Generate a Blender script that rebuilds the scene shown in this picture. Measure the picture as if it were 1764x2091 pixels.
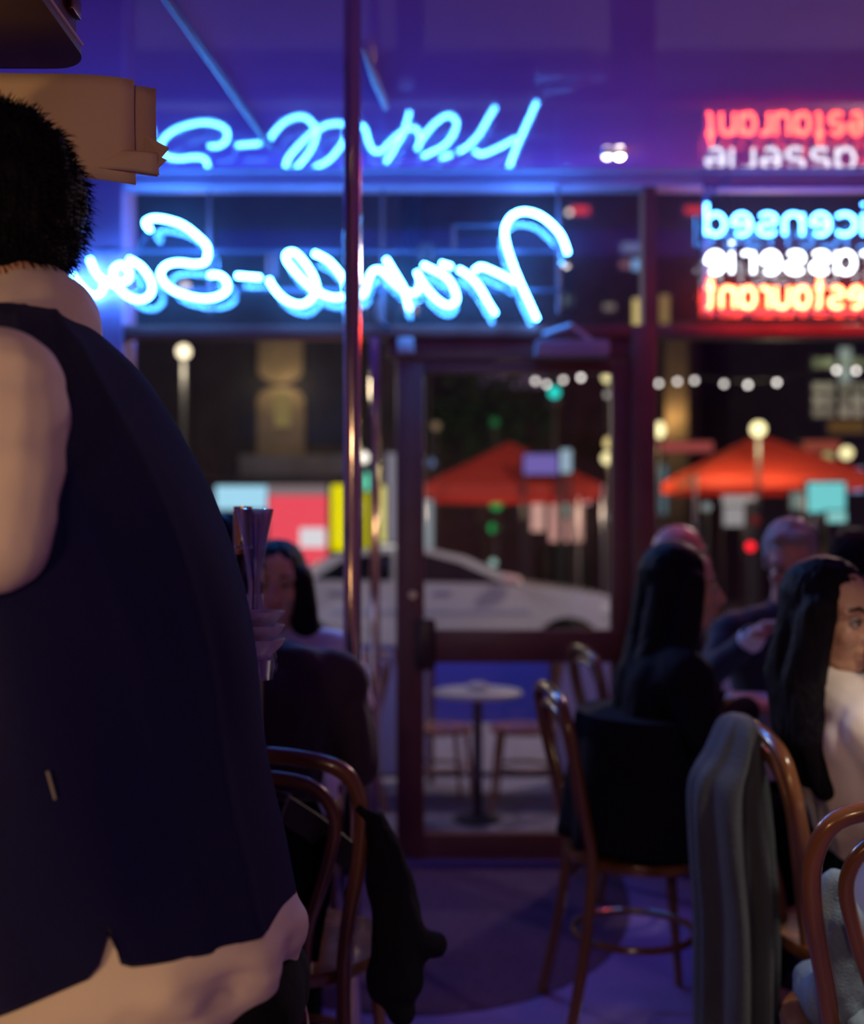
import bpy, bmesh, math, random
import numpy as np
from mathutils import Vector, Matrix, Euler, noise
random.seed(7)
for o in list(bpy.data.objects): bpy.data.objects.remove(o, do_unlink=True)
SC = bpy.context.scene
COL = SC.collection
# ------------------------------------------------------------------ camera
FPX, W, H, CX, HY, CAMZ = 2200.0, 1764, 2091, 882.0, 1109.0, 1.30
cd = bpy.data.cameras.new('camera'); cam = bpy.data.objects.new('camera', cd); COL.objects.link(cam)
cam.location = (0, 0, CAMZ); cam.rotation_euler = (math.radians(90), 0, 0)
cd.sensor_fit = 'VERTICAL'; cd.sensor_height = 36.0; cd.lens = FPX / H * 36.0
cd.shift_y = (HY - H / 2) / H
cd.clip_start = 0.05; cd.clip_end = 300
cd.dof.use_dof = True; cd.dof.focus_distance = 1.42; cd.dof.aperture_fstop = 2.1
SC.camera = cam
# ------------------------------------------------------------------ world, exposure
wd = bpy.data.worlds.new('night_sky'); SC.world = wd; wd.use_nodes = True
bg = wd.node_tree.nodes['Background']; bg.inputs[0].default_value = (0.010, 0.012, 0.045, 1); bg.inputs[1].default_value = 0.35
vs = SC.view_settings
vs.view_transform = 'Standard'; vs.look = 'None'; vs.gamma = 1.0; vs.use_curve_mapping = False; vs.exposure = 0.0
NEON = 82.0          # strength of the blue neon script
WARM_L, WARM_R, FILL = 13.0, 40.0, 32.0      # watts: two warm room lamps, then a fill lamp added behind the viewer
STREET = 260.0

def P(px, py, D): return Vector(((px - CX) / FPX * D, D, CAMZ + (HY - py) / FPX * D))
def X(px, D): return (px - CX) / FPX * D
def Z(py, D): return CAMZ + (HY - py) / FPX * D

# ------------------------------------------------------------------ materials
def mat(name, col, rough=0.6, metal=0.0, emit=None, es=0.0, bump=0.0, bscale=60.0, vary=0.0, vscale=8.0, spec=0.5, stretch=(1, 1, 1), trans=0.0, sheen=0.0, coat=0.0):
    m = bpy.data.materials.new(name); m.use_nodes = True
    nt = m.node_tree; b = nt.nodes['Principled BSDF']
    b.inputs['Base Color'].default_value = (*col, 1); b.inputs['Roughness'].default_value = rough
    b.inputs['Metallic'].default_value = metal; b.inputs['Specular IOR Level'].default_value = spec
    b.inputs['Transmission Weight'].default_value = trans
    b.inputs['Sheen Weight'].default_value = sheen; b.inputs['Coat Weight'].default_value = coat
    if emit: b.inputs['Emission Color'].default_value = (*emit, 1); b.inputs['Emission Strength'].default_value = es
    if bump or vary:
        tc = nt.nodes.new('ShaderNodeTexCoord'); mp = nt.nodes.new('ShaderNodeMapping'); mp.inputs['Scale'].default_value = stretch
        nt.links.new(tc.outputs['Object'], mp.inputs['Vector'])
    if bump:
        n = nt.nodes.new('ShaderNodeTexNoise'); n.inputs['Scale'].default_value = bscale; n.inputs['Detail'].default_value = 6
        nt.links.new(mp.outputs[0], n.inputs['Vector'])
        bp = nt.nodes.new('ShaderNodeBump'); bp.inputs['Strength'].default_value = bump; bp.inputs['Distance'].default_value = 0.01
        nt.links.new(n.outputs['Fac'], bp.inputs['Height']); nt.links.new(bp.outputs[0], b.inputs['Normal'])
    if vary:
        n = nt.nodes.new('ShaderNodeTexNoise'); n.inputs['Scale'].default_value = vscale; n.inputs['Detail'].default_value = 5
        nt.links.new(mp.outputs[0], n.inputs['Vector'])
        r = nt.nodes.new('ShaderNodeValToRGB')
        r.color_ramp.elements[0].position = 0.3; r.color_ramp.elements[1].position = 0.7
        r.color_ramp.elements[0].color = (*[c * (1 - vary) for c in col], 1); r.color_ramp.elements[1].color = (*[min(1, c * (1 + vary)) for c in col], 1)
        nt.links.new(n.outputs['Fac'], r.inputs[0]); nt.links.new(r.outputs[0], b.inputs['Base Color'])
    return m
def emat(name, col, s):
    m = bpy.data.materials.new(name); m.use_nodes = True; nt = m.node_tree
    nt.nodes.remove(nt.nodes['Principled BSDF']); e = nt.nodes.new('ShaderNodeEmission')
    e.inputs[0].default_value = (*col, 1); e.inputs[1].default_value = s
    nt.links.new(e.outputs[0], nt.nodes['Material Output'].inputs[0]); return m
def glassmat(name, tint=(1, 1, 1), refl=0.09, rough=0.0, edge=0.35, dust_haze=0.0):
    m = bpy.data.materials.new(name); m.use_nodes = True; nt = m.node_tree
    nt.nodes.remove(nt.nodes['Principled BSDF'])
    t = nt.nodes.new('ShaderNodeBsdfTransparent'); t.inputs[0].default_value = (*tint, 1)
    g = nt.nodes.new('ShaderNodeBsdfGlossy'); g.inputs['Roughness'].default_value = rough
    lw = nt.nodes.new('ShaderNodeLayerWeight'); lw.inputs['Blend'].default_value = edge
    mr = nt.nodes.new('ShaderNodeMapRange'); mr.inputs['To Min'].default_value = refl; mr.inputs['To Max'].default_value = 0.9
    p = nt.nodes.new('ShaderNodeMath'); p.operation = 'POWER'; p.inputs[1].default_value = 3.0
    nt.links.new(lw.outputs['Facing'], p.inputs[0]); nt.links.new(p.outputs[0], mr.inputs['Value'])
    mx = nt.nodes.new('ShaderNodeMixShader')
    nt.links.new(mr.outputs[0], mx.inputs[0]); nt.links.new(t.outputs[0], mx.inputs[1]); nt.links.new(g.outputs[0], mx.inputs[2])
    if dust_haze:
        d = nt.nodes.new('ShaderNodeBsdfDiffuse'); d.inputs[0].default_value = (.8, .8, .85, 1); m2 = nt.nodes.new('ShaderNodeMixShader'); m2.inputs[0].default_value = dust_haze
        nt.links.new(mx.outputs[0], m2.inputs[1]); nt.links.new(d.outputs[0], m2.inputs[2]); mx = m2
    nt.links.new(mx.outputs[0], nt.nodes['Material Output'].inputs[0]); return m

M = {}
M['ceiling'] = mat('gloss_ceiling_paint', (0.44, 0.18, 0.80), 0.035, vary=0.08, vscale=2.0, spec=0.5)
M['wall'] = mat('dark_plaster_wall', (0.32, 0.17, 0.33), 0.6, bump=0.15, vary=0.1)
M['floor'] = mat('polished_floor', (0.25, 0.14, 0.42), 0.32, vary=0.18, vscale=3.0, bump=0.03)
M['mat'] = mat('entrance_mat_fibre', (0.085, 0.018, 0.075), 0.95, bump=0.5, bscale=400, vary=0.3, vscale=40)
M['frame'] = mat('brown_frame_paint', (0.19, 0.068, 0.055), 0.38, vary=0.12, bump=0.03)
M['head'] = mat('painted_head_rail', (0.42, 0.34, 0.50), 0.4, vary=0.05)
M['steel'] = mat('brushed_steel', (0.62, 0.6, 0.6), 0.28, metal=1.0)
M['chrome'] = mat('polished_brass', (0.80, 0.66, 0.52), 0.10, metal=1.0)
M['pane'] = glassmat('window_glass', (0.93, 0.93, 0.95), 0.085)
M['dusty_halo'] = glassmat('dusty_halo_glass', (0.92, 0.92, 0.94), 0.085, dust_haze=0.022)  # dust film, put in to spread the neon halo over the glass
M['wood'] = mat('bentwood_stain', (0.19, 0.075, 0.028), 0.22, coat=0.4, vary=0.35, vscale=12, stretch=(1, 1, 0.15))
M['wood_pale'] = mat('honey_bentwood', (0.42, 0.19, 0.07), 0.25, coat=0.4, vary=0.3, vscale=12, stretch=(1, 1, 0.15))
M['wood_dk'] = mat('dark_cabinet_wood', (0.05, 0.022, 0.022), 0.35, vary=0.3, vscale=10, stretch=(1, 1, 0.2))
M['maroon'] = mat('maroon_lacquer', (0.10, 0.018, 0.020), 0.3, vary=0.2)
M['trim'] = mat('pale_edge_trim', (0.85, 0.6, 0.55), 0.3)
M['navy'] = mat('navy_wool_vest', (0.0038, 0.0028, 0.062), 0.95, bump=0.6, bscale=900, vary=0.35, vscale=500, spec=0.06, sheen=0.10)
M['navy_front'] = mat('charcoal_vest_panel', (0.011, 0.010, 0.013), 0.9, bump=0.5, bscale=900, vary=0.3, vscale=500, spec=0.25)
M['shirt'] = mat('cream_cotton_shirt', (0.72, 0.61, 0.52), 0.75, bump=0.12, bscale=30)
M['black'] = mat('black_cloth', (0.005, 0.0045, 0.008), 0.9, bump=0.2, bscale=80, spec=0.12)
M['blackcoat'] = mat('black_wool_coat', (0.007, 0.0055, 0.012), 0.9, bump=0.3, bscale=90, spec=0.15)
M['char'] = mat('charcoal_coat_cloth', (0.058, 0.068, 0.088), 0.9, bump=0.3, bscale=120, vary=0.15, sheen=0.1)
M['plumjacket'] = mat('dark_plum_jacket', (0.030, 0.014, 0.030), 0.8, bump=0.25, bscale=60, sheen=0.1)
M['suit'] = mat('dark_blue_suit', (0.018, 0.016, 0.035), 0.8, bump=0.2, bscale=80, sheen=0.08)
M['blouse'] = mat('ivory_blouse', (0.80, 0.72, 0.64), 0.6, bump=0.15, bscale=25)
M['whitetop'] = mat('white_knit_top', (0.75, 0.72, 0.75), 0.7, bump=0.15)
M['skin'] = mat('fair_skin', (0.55, 0.30, 0.21), 0.45, vary=0.08, vscale=20)
M['skin2'] = mat('ruddy_skin', (0.60, 0.27, 0.20), 0.45, vary=0.12, vscale=20)
M['skin3'] = mat('warm_skin', (0.52, 0.29, 0.19), 0.45, vary=0.06, vscale=20)
M['hair'] = mat('black_hair', (0.0045, 0.003, 0.008), 0.55, bump=0.8, bscale=60, stretch=(3, 3, 0.35), spec=0.12)
M['greyhair'] = mat('grey_hair', (0.34, 0.28, 0.28), 0.5, bump=0.8, bscale=60, stretch=(3, 3, 0.6))
M['lip'] = mat('dark_red_lips', (0.30, 0.05, 0.06), 0.35)
M['lip2'] = mat('natural_lips', (0.42, 0.16, 0.14), 0.4)
M['eyew'] = mat('eye_white', (0.42, 0.36, 0.34), 0.35)
M['eyed'] = mat('eye_iris', (0.02, 0.012, 0.01), 0.1)
M['denim'] = mat('washed_denim', (0.18, 0.25, 0.32), 0.9, bump=0.4, bscale=300, vary=0.35, vscale=9)
M['linen'] = mat('white_tablecloth', (0.82, 0.82, 0.84), 0.75, bump=0.1, bscale=40)
M['china'] = mat('white_china', (0.8, 0.74, 0.74), 0.15)
M['paper'] = mat('tan_kraft_paper', (0.80, 0.59, 0.35), 0.8, bump=0.12, bscale=30, vary=0.06, vscale=6)
M['paper2'] = mat('brown_kraft_paper', (0.62, 0.43, 0.28), 0.8, bump=0.12, bscale=30, vary=0.06, vscale=6)
M['gold'] = mat('gold_foil', (0.80, 0.45, 0.18), 0.25, metal=1.0, bump=0.5, bscale=40)
M['bottle'] = mat('dark_bottle_glass', (0.02, 0.018, 0.012), 0.06, coat=0.5)
M['label'] = mat('bottle_label', (0.55, 0.62, 0.55), 0.6)
M['clear'] = glassmat('clear_drinking_glass', (0.78, 0.78, 0.95), 0.32, 0.05, 0.6)
M['buckle'] = mat('gunmetal_buckle', (0.4, 0.38, 0.38), 0.3, metal=1.0)
M['leather'] = mat('black_leather', (0.009, 0.008, 0.010), 0.45, bump=0.2, bscale=150)
# exterior
M['asphalt'] = mat('asphalt', (0.030, 0.030, 0.034), 0.7, bump=0.4, bscale=200, vary=0.2)
M['paving'] = mat('footpath_concrete', (0.24, 0.21, 0.30), 0.7, bump=0.2, bscale=60, vary=0.15)
M['kerb'] = mat('kerb_stone', (0.22, 0.22, 0.19), 0.8, bump=0.3, bscale=60, vary=0.2)
M['carpaint'] = mat('silver_car_paint', (0.62, 0.60, 0.60), 0.25, metal=0.25, coat=0.6)
M['carglass'] = mat('dark_car_glass', (0.008, 0.008, 0.012), 0.05, coat=0.5)
M['rubber'] = mat('tyre_rubber', (0.012, 0.012, 0.012), 0.8)
M['alloy'] = mat('wheel_alloy', (0.4, 0.4, 0.42), 0.3, metal=0.8)
M['bluecanvas'] = mat('blue_canvas', (0.18, 0.24, 0.95), 0.75, bump=0.1)
M['whitecanvas'] = mat('white_canvas', (0.72, 0.66, 0.76), 0.75, bump=0.1)
M['red'] = mat('red_tent_canvas', (0.75, 0.055, 0.022), 0.7, bump=0.1)
M['bdark'] = mat('dark_facade', (0.026, 0.023, 0.028), 0.9, bump=0.3, bscale=8, vary=0.3, vscale=2)
M['bbrown'] = mat('brown_brick_facade', (0.10, 0.048, 0.050), 0.9, bump=0.3, bscale=8, vary=0.25, vscale=2)
M['btan'] = mat('sandstone_facade', (0.22, 0.16, 0.10), 0.9, bump=0.3, bscale=8, vary=0.25, vscale=2)
M['bgrey'] = mat('grey_render', (0.16, 0.15, 0.17), 0.9, bump=0.3, bscale=8, vary=0.2, vscale=2)
M['iron'] = mat('black_iron', (0.015, 0.015, 0.018), 0.5)
M['leaf'] = mat('street_tree_leaf', (0.02, 0.07, 0.02), 0.7, vary=0.4)
M['bark'] = mat('street_tree_bark', (0.06, 0.04, 0.03), 0.9, bump=0.5)
M['tabletop'] = mat('pale_cafe_tabletop', (0.70, 0.68, 0.66), 0.3)
M['cane'] = mat('woven_cane', (0.62, 0.55, 0.6), 0.6, bump=0.4, bscale=120)
M['closer'] = mat('door_closer_enamel', (0.50, 0.42, 0.44), 0.35)
# emitters
BLUE = (0.050, 0.30, 1.0)
M['n_blue'] = emat('blue_neon_gas', BLUE, NEON)
M['n_blue2'] = emat('pale_blue_neon_gas', (0.06, 0.30, 1.0), NEON * 0.27)
M['n_white'] = emat('white_neon_gas', (0.82, 0.90, 1.0), 7.0)
M['n_red'] = emat('red_neon_gas', (1.0, 0.055, 0.022), 52.0)
def E(c, s): return emat('light_%d' % len(bpy.data.materials), c, s)

# ------------------------------------------------------------------ geometry collector
class G:
    def __init__(s): s.v = []; s.f = []; s.mi = []
    def add(s, v, f, m=0):
        n = len(s.v); s.v += [Vector(p) for p in v]; s.f += [[i + n for i in q] for q in f]; s.mi += [m] * len(f); return s
    def box(s, a, b, bev=0.0, m=0):
        a = Vector(a); b = Vector(b)
        lo = Vector([min(a[i], b[i]) for i in range(3)]); hi = Vector([max(a[i], b[i]) for i in range(3)])
        bm = bmesh.new(); bmesh.ops.create_cube(bm, size=1.0)
        for q in bm.verts: q.co = Vector([(lo[i] + hi[i]) / 2 + q.co[i] * (hi[i] - lo[i]) for i in range(3)])
        if bev > 0: bmesh.ops.bevel(bm, geom=bm.edges[:], offset=min(bev, min((hi - lo)) * 0.45), segments=2, profile=0.6, affect='EDGES')
        bm.verts.index_update(); s.add([q.co.copy() for q in bm.verts], [[x.index for x in f.verts] for f in bm.faces], m); bm.free(); return s
    def tube(s, pts, r, n=8, closed=False, m=0):
        pts = [Vector(p) for p in pts]; N = len(pts); rr = r if isinstance(r, (list, tuple)) else [r] * N
        t0 = None; rings = []; up = None
        for i, p in enumerate(pts):
            if closed: t = pts[(i + 1) % N] - pts[i - 1]
            else: t = pts[min(i + 1, N - 1)] - pts[max(i - 1, 0)]
            if t.length < 1e-9: t = Vector((0, 0, 1))
            t.normalize()
            if up is None:
                up = Vector((0, 0, 1)) if abs(t.z) < 0.9 else Vector((1, 0, 0))
            up = (up - t * up.dot(t))
            if up.length < 1e-6: up = t.orthogonal()
            up.normalize(); sd = t.cross(up)
            rings.append([p + (up * math.cos(2 * math.pi * k / n) + sd * math.sin(2 * math.pi * k / n)) * rr[i] for k in range(n)])
        v = [q for R in rings for q in R]; f = []
        for i in range(N if closed else N - 1):
            j = (i + 1) % N
            for k in range(n): f.append([i * n + k, i * n + (k + 1) % n, j * n + (k + 1) % n, j * n + k])
        if not closed: f.append(list(range(n))[::-1]); f.append([(N - 1) * n + k for k in range(n)])
        return s.add(v, f, m)
    def lathe(s, prof, c=(0, 0, 0), n=24, m=0, axis='z'):
        v = []; f = []; c = Vector(c)
        for r, z in prof:
            for k in range(n):
                a = 2 * math.pi * k / n
                q = Vector((max(r, 1e-4) * math.cos(a), max(r, 1e-4) * math.sin(a), z))
                if axis == 'y': q = Vector((q.x, q.z, q.y))
                if axis == 'x': q = Vector((q.z, q.x, q.y))
                v.append(c + q)
        for i in range(len(prof) - 1):
            for k in range(n): f.append([i * n + k, i * n + (k + 1) % n, (i + 1) * n + (k + 1) % n, (i + 1) * n + k])
        f.append(list(range(n))[::-1]); f.append([(len(prof) - 1) * n + k for k in range(n)])
        return s.add(v, f, m)
    def ell(s, c, r, rot=None, n=16, m=0):
        c = Vector(c); r = (r, r, r) if isinstance(r, (int, float)) else r
        v = []; f = []; nr = n // 2
        R = rot.to_matrix() if rot else Matrix.Identity(3)
        v.append(c + R @ Vector((0, 0, -r[2])))
        for i in range(1, nr):
            ph = -math.pi / 2 + math.pi * i / nr
            for k in range(n):
                a = 2 * math.pi * k / n
                v.append(c + R @ Vector((r[0] * math.cos(ph) * math.cos(a), r[1] * math.cos(ph) * math.sin(a), r[2] * math.sin(ph))))
        v.append(c + R @ Vector((0, 0, r[2])))
        for k in range(n): f.append([0, 1 + (k + 1) % n, 1 + k])
        for i in range(nr - 2):
            for k in range(n): f.append([1 + i * n + k, 1 + i * n + (k + 1) % n, 1 + (i + 1) * n + (k + 1) % n, 1 + (i + 1) * n + k])
        L = len(v) - 1
        for k in range(n): f.append([L, 1 + (nr - 2) * n + k, 1 + (nr - 2) * n + (k + 1) % n])
        return s.add(v, f, m)
    def cap(s, a, ra, b, rb, n=14, m=0):
        a = Vector(a); b = Vector(b); d = b - a; L = d.length
        if L < 1e-6: return s.ell(a, ra, None, n, m)
        d.normalize(); pts = []; rad = []
        for i in range(5):
            th = math.pi / 2 * (1 - i / 4.0); pts.append(a - d * ra * math.sin(th)); rad.append(max(ra * math.cos(th), 1e-4))
        for i in range(1, 4): pts.append(a + d * L * i / 4.0); rad.append(ra + (rb - ra) * i / 4.0)
        for i in range(5):
            th = math.pi / 2 * i / 4.0; pts.append(b + d * rb * math.sin(th)); rad.append(max(rb * math.cos(th), 1e-4))
        return s.tube(pts, rad, n, m=m)
    def poly(s, pts, dvec, m=0):
        n = len(pts); pts = [Vector(p) for p in pts]; d = Vector(dvec)
        return s.add(pts + [p + d for p in pts], [list(range(n))[::-1], [i + n for i in range(n)]] + [[i, (i + 1) % n, (i + 1) % n + n, i + n] for i in range(n)], m)
    def xf(s, mtx):
        s.v = [mtx @ p for p in s.v]; return s
    def mesh(s, name):
        me = bpy.data.meshes.new(name); me.from_pydata([tuple(p) for p in s.v], [], s.f); me.update(); return me
    def obj(s, name, mats, parent=None, org=None, smooth=True, fix=True):
        if org is not None: s.v = [p - Vector(org) for p in s.v]
        me = s.mesh(name)
        mats = mats if isinstance(mats, (list, tuple)) else [mats]
        for q in mats: me.materials.append(q)
        if len(mats) > 1: me.polygons.foreach_set('material_index', s.mi)
        if fix:
            bm = bmesh.new(); bm.from_mesh(me); bmesh.ops.recalc_face_normals(bm, faces=bm.faces[:]); bm.to_mesh(me); bm.free()
        if smooth: shade(me)
        o = bpy.data.objects.new(name, me); COL.objects.link(o)
        if parent: o.parent = parent
        return o
def shade(me, ang=0.75):
    for p in me.polygons: p.use_smooth = True
    try: me.set_sharp_from_angle(angle=ang)
    except Exception: pass
SCR = bpy.data.scenes.new('scratch')
def remesh(g, voxel, sm=4, fold=0.0, fscale=(9, 9, 4), seed=0):
    me = g.mesh('tmp'); o = bpy.data.objects.new('tmp', me); SCR.collection.objects.link(o)
    r = o.modifiers.new('r', 'REMESH'); r.mode = 'VOXEL'; r.voxel_size = voxel
    if sm: s = o.modifiers.new('s', 'SMOOTH'); s.iterations = sm; s.factor = 0.5
    SCR.view_layers[0].update(); dg = SCR.view_layers[0].depsgraph
    out = bpy.data.meshes.new_from_object(o.evaluated_get(dg))
    bpy.data.objects.remove(o); bpy.data.meshes.remove(me)
    if fold:
        n = len(out.vertices); co = np.empty(n * 3, 'f'); no = np.empty(n * 3, 'f')
        out.vertices.foreach_get('co', co); out.vertices.foreach_get('normal', no)
        co = co.reshape(-1, 3); no = no.reshape(-1, 3)
        cc = co * np.array(fscale, 'f') + np.array((seed, 0, 0), 'f')
        h = np.array([abs(noise.noise(c)) * 2 - 0.4 + 0.5 * noise.noise((c[0] * 2.3, c[1] * 2.3, c[2] * 2.3)) for c in cc.tolist()], 'f')
        co += no * (h * fold)[:, None]
        out.vertices.foreach_set('co', co.ravel()); out.update()
    return out
def blob(name, g, voxel, m, parent, sm=4, fold=0.0, fscale=(9, 9, 4), seed=0, org=None):
    if org is not None: g.v = [p - Vector(org) for p in g.v]
    me = remesh(g, voxel, sm, fold, fscale, seed); me.name = name; me.materials.clear(); me.materials.append(m)
    for p in me.polygons: p.use_smooth = True; p.material_index = 0
    o = bpy.data.objects.new(name, me); COL.objects.link(o); o.parent = parent; return o
def tag(o, label, cat, group=None):
    o['label'] = label; o['category'] = cat
    if group: o['group'] = group
    return o
def thing(name, label, cat, loc=(0, 0, 0), rz=0.0, group=None):
    o = bpy.data.objects.new(name, None); COL.objects.link(o); o.empty_display_size = 0.1
    o.location = loc; o.rotation_euler = (0, 0, rz); return tag(o, label, cat, group)
def struct(o): o['kind'] = 'structure'; return o
def copy_tree(o, parent=None):
    c = o.copy(); COL.objects.link(c); c.parent = parent
    for ch in o.children: copy_tree(ch, c)
    return c
def spline(pts, step=6, closed=False):
    pts = [Vector(p) for p in pts]; n = len(pts); out = []
    for i in range(n if closed else n - 1):
        g = (lambda k: pts[k % n]) if closed else (lambda k: pts[max(0, min(n - 1, k))])
        a, b, c, d = g(i - 1), g(i), g(i + 1), g(i + 2)
        for k in range(step):
            t = k / step
            out.append(0.5 * ((2 * b) + (c - a) * t + (2 * a - 5 * b + 4 * c - d) * t * t + (3 * b - a - 3 * c + d) * t ** 3))
    if not closed: out.append(pts[-1])
    return out

# ================================================================== THE ROOM
D2, D1, CZ = 4.43, 3.84, 2.64            # glass plane, end of ceiling, ceiling height
XL, XR, YB = -2.1, 2.7, -2.2
struct(G().box((XL, YB, -0.12), (XR, D2 + 0.05, 0.0)).obj('floor', M['floor']))
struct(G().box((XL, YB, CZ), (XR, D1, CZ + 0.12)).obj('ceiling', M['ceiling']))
struct(G().box((XL, D1 - 0.05, 3.10), (XR, D2 + 0.25, 3.2)).box((XL, D1 - 0.05, CZ + 0.12), (XR, D1, 3.10)).obj('trim_1', M['wall']))
struct(G().box((XL - 0.12, YB, -0.12), (XL, D2 + 0.1, 3.2)).obj('wall_left', M['wall']))
struct(G().box((XR, YB, -0.12), (XR + 0.12, D2 + 0.1, 3.2)).obj('wall_right', M['wall']))
struct(G().box((XL, YB - 0.12, -0.12), (XR, YB, 3.2)).obj('wall_back', M['wall']))
# facade: pier on the left, stall risers, frames
xpier = X(258, D2)
struct(G().box((XL, D2 - 0.06, 0), (xpier, D2 + 0.14, 3.1)).obj('wall_pier', M['wall']))
RZ = 0.42
xm0, xm1 = X(750, D2), X(780, D2)                 # slim mullion left of the door
xd0, xd1 = X(808, D2), X(1285, D2)                # door leaf
xp0, xp1 = X(1285, D2), X(1335, D2)               # post right of the door
zt0, zt1 = Z(693, D2), Z(668, D2)                 # transom rail
zh0, zh1 = Z(388, D2), Z(336, D2)                 # head rail
struct(G().box((xpier, D2 - 0.06, 0), (xm0, D2 + 0.06, RZ), 0.006).obj('wall_riser_left', M['frame']))
struct(G().box((xp1, D2 - 0.06, 0), (XR, D2 + 0.06, RZ), 0.006).obj('wall_riser_right', M['frame']))
g = G().box((xpier, D2 - 0.09, zh0 + 0.05), (XR, D2 + 0.06, 3.1), 0.008)
struct(g.obj('trim_2', M['head']))
struct(G().box((xpier, D2 - 0.055, zh0), (XR, D2 + 0.05, zh0 + 0.052), 0.006).obj('trim_3', M['head']))
struct(G().box((xpier, D2 - 0.05, zt0), (xp0, D2 + 0.04, zt1), 0.006).obj('trim_4', M['frame']))
struct(G().box((xp1, D2 - 0.05, zt0), (XR, D2 + 0.04, zt1), 0.006).obj('trim_5', M['frame']))
struct(G().box((xp0, D2 - 0.05, 0), (xp1, D2 + 0.05, zt1 + 0.001), 0.008).box((X(1310, D2), D2 - 0.045, zt1), (X(1335, D2), D2 + 0.045, zh0)).obj('trim_6', M['frame']))
mull = struct(G().box((xm0 + 0.012, D2 - 0.05, 0), (xm1 - 0.008, D2 + 0.04, zt0), 0.008).obj('trim_7', M['chrome']))
struct(G().box((xd0 - 0.03, D2 - 0.03, Z(735, D2)), (xp0, D2 + 0.03, zt0), 0.004).box((xm1, D2 - 0.05, 0.0), (xd0, D2 + 0.05, 0.04)).obj('trim_8', M['frame']))
# panes
def pane(name, x0, x1, z0, z1, m='pane'):
    struct(G().add([(x0, D2, z0), (x1, D2, z0), (x1, D2, z1), (x0, D2, z1)], [[0, 1, 2, 3]]).obj(name, M[m], smooth=False, fix=False))
pane('window_1', xpier, xm0 + 0.01, RZ, zt0)
pane('window_2', xpier, X(1310, D2), zt1, zh0, 'dusty_halo')
pane('window_3', xm1 - 0.005, xd0, 0.04, zt0)
pane('window_4', xp1, XR, RZ, zt0)
pane('window_5', xp1, XR, zt1, zh0, 'dusty_halo')
# door
door = bpy.data.objects.new('door_1', None); COL.objects.link(door); door.location = ((xd0 + xd1) / 2, D2, 0); struct(door)
do = door.location
zdt, zr1, zr0, zb = Z(738, D2), Z(1284, D2), Z(1350, D2), Z(1700, D2)
xs0, xs1 = X(866, D2), X(1246, D2)
G().box((xd0 + 0.002, D2 - 0.024, 0.008), (xs0, D2 + 0.024, zdt), 0.006).obj('stile', M['frame'], door, do)
G().box((xs1, D2 - 0.024, 0.008), (xd1 - 0.003, D2 + 0.024, zdt), 0.006).obj('stile', M['frame'], door, do)
G().box((xs0, D2 - 0.022, 0.008), (xs1, D2 + 0.022, zb), 0.006).obj('bottom_rail', M['frame'], door, do)
G().box((xs0, D2 - 0.022, zdt - 0.05), (xs1, D2 + 0.022, zdt), 0.006).obj('top_rail', M['frame'], door, do)
pb = G().box((X(862, D2), D2 - 0.075, zr0), (xs1 + 0.02, D2 - 0.03, zr1), 0.012).obj('push_rail', M['frame'], door, do)
G().box((X(848, D2), D2 - 0.09, Z(1365, D2)), (X(890, D2), D2 - 0.024, Z(1262, D2)), 0.02).obj('rail_bracket', M['wood_dk'], door, do)
G().lathe([(0.0, -0.012), (0.014, -0.012), (0.016, 0.0), (0.016, 0.012)], (X(843, D2), D2 - 0.03, Z(1214, D2)), 16, axis='y').obj('lock_cylinder', M['steel'], door, do)
dp = G().add([(xs0, D2, zb), (xs1, D2, zb), (xs1, D2, zdt - 0.05), (xs0, D2, zdt - 0.05)], [[0, 1, 2, 3]]).obj('glass_pane', M['pane'], door, do, smooth=False, fix=False)
G().box((X(812, D2), D2 - 0.05, Z(727, D2)), (X(845, D2), D2 - 0.02, Z(692, D2)), 0.008).obj('top_pivot', M['closer'], door, do)
clo = thing('door_closer', 'silver hydraulic door closer box with folded arm above the door', 'door closer', (X(1170, D2), D2 - 0.07, Z(708, D2)))
G().box(P(1095, 726, D2 - 0.13), P(1245, 693, D2 - 0.13) + Vector((0, 0.09, 0)), 0.01).obj('closer_box', M['closer'], clo, clo.location)
G().tube([P(1205, 695, 4.33), P(1165, 664, 4.30), P(1110, 683, 4.375)], 0.011, 8).obj('closer_arm', M['closer'], clo, clo.location)
# entrance mat
pts = []
for i in range(33):
    a = math.pi * i / 32
    pts.append((-0.06 + 0.80 * math.cos(a), 4.36 - 1.40 * math.sin(a) ** 0.8, 0.0002))
tag(G().poly(pts, (0, 0, 0.002)).obj('entrance_mat', M['mat'], smooth=False), 'dark rounded entrance mat on the floor inside the door', 'mat')
# poles, ceiling fittings
pl = thing('brass_pole', 'polished brass pole running from floor to ceiling', 'pole', (X(719, 2.575), 2.575, 0))
G().lathe([(0.0215, 0.012), (0.0215, CZ - 0.012)], n=32).obj('shaft', M['chrome'], pl)
G().lathe([(0.05, 0.0), (0.05, 0.008), (0.026, 0.014)], n=32).obj('floor_flange', M['chrome'], pl)
G().lathe([(0.026, CZ - 0.014), (0.05, CZ - 0.006), (0.05, CZ)], n=32).obj('ceiling_flange', M['chrome'], pl)
def ceil(px, py): D = (CZ - CAMZ) * FPX / (HY - py); return Vector((X(px, D), D, CZ - 0.008))
a, b = ceil(345, 0), ceil(552, 296)
a = a + (a - b) * 0.6
tag(G().tube([a, b], 0.008, 8).obj('ceiling_conduit', mat('violet_conduit_paint', (.14, .10, .30), .35)), 'long thin cable conduit running along the glossy ceiling', 'conduit')
a, b = ceil(740, 92), ceil(788, 214)
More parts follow.
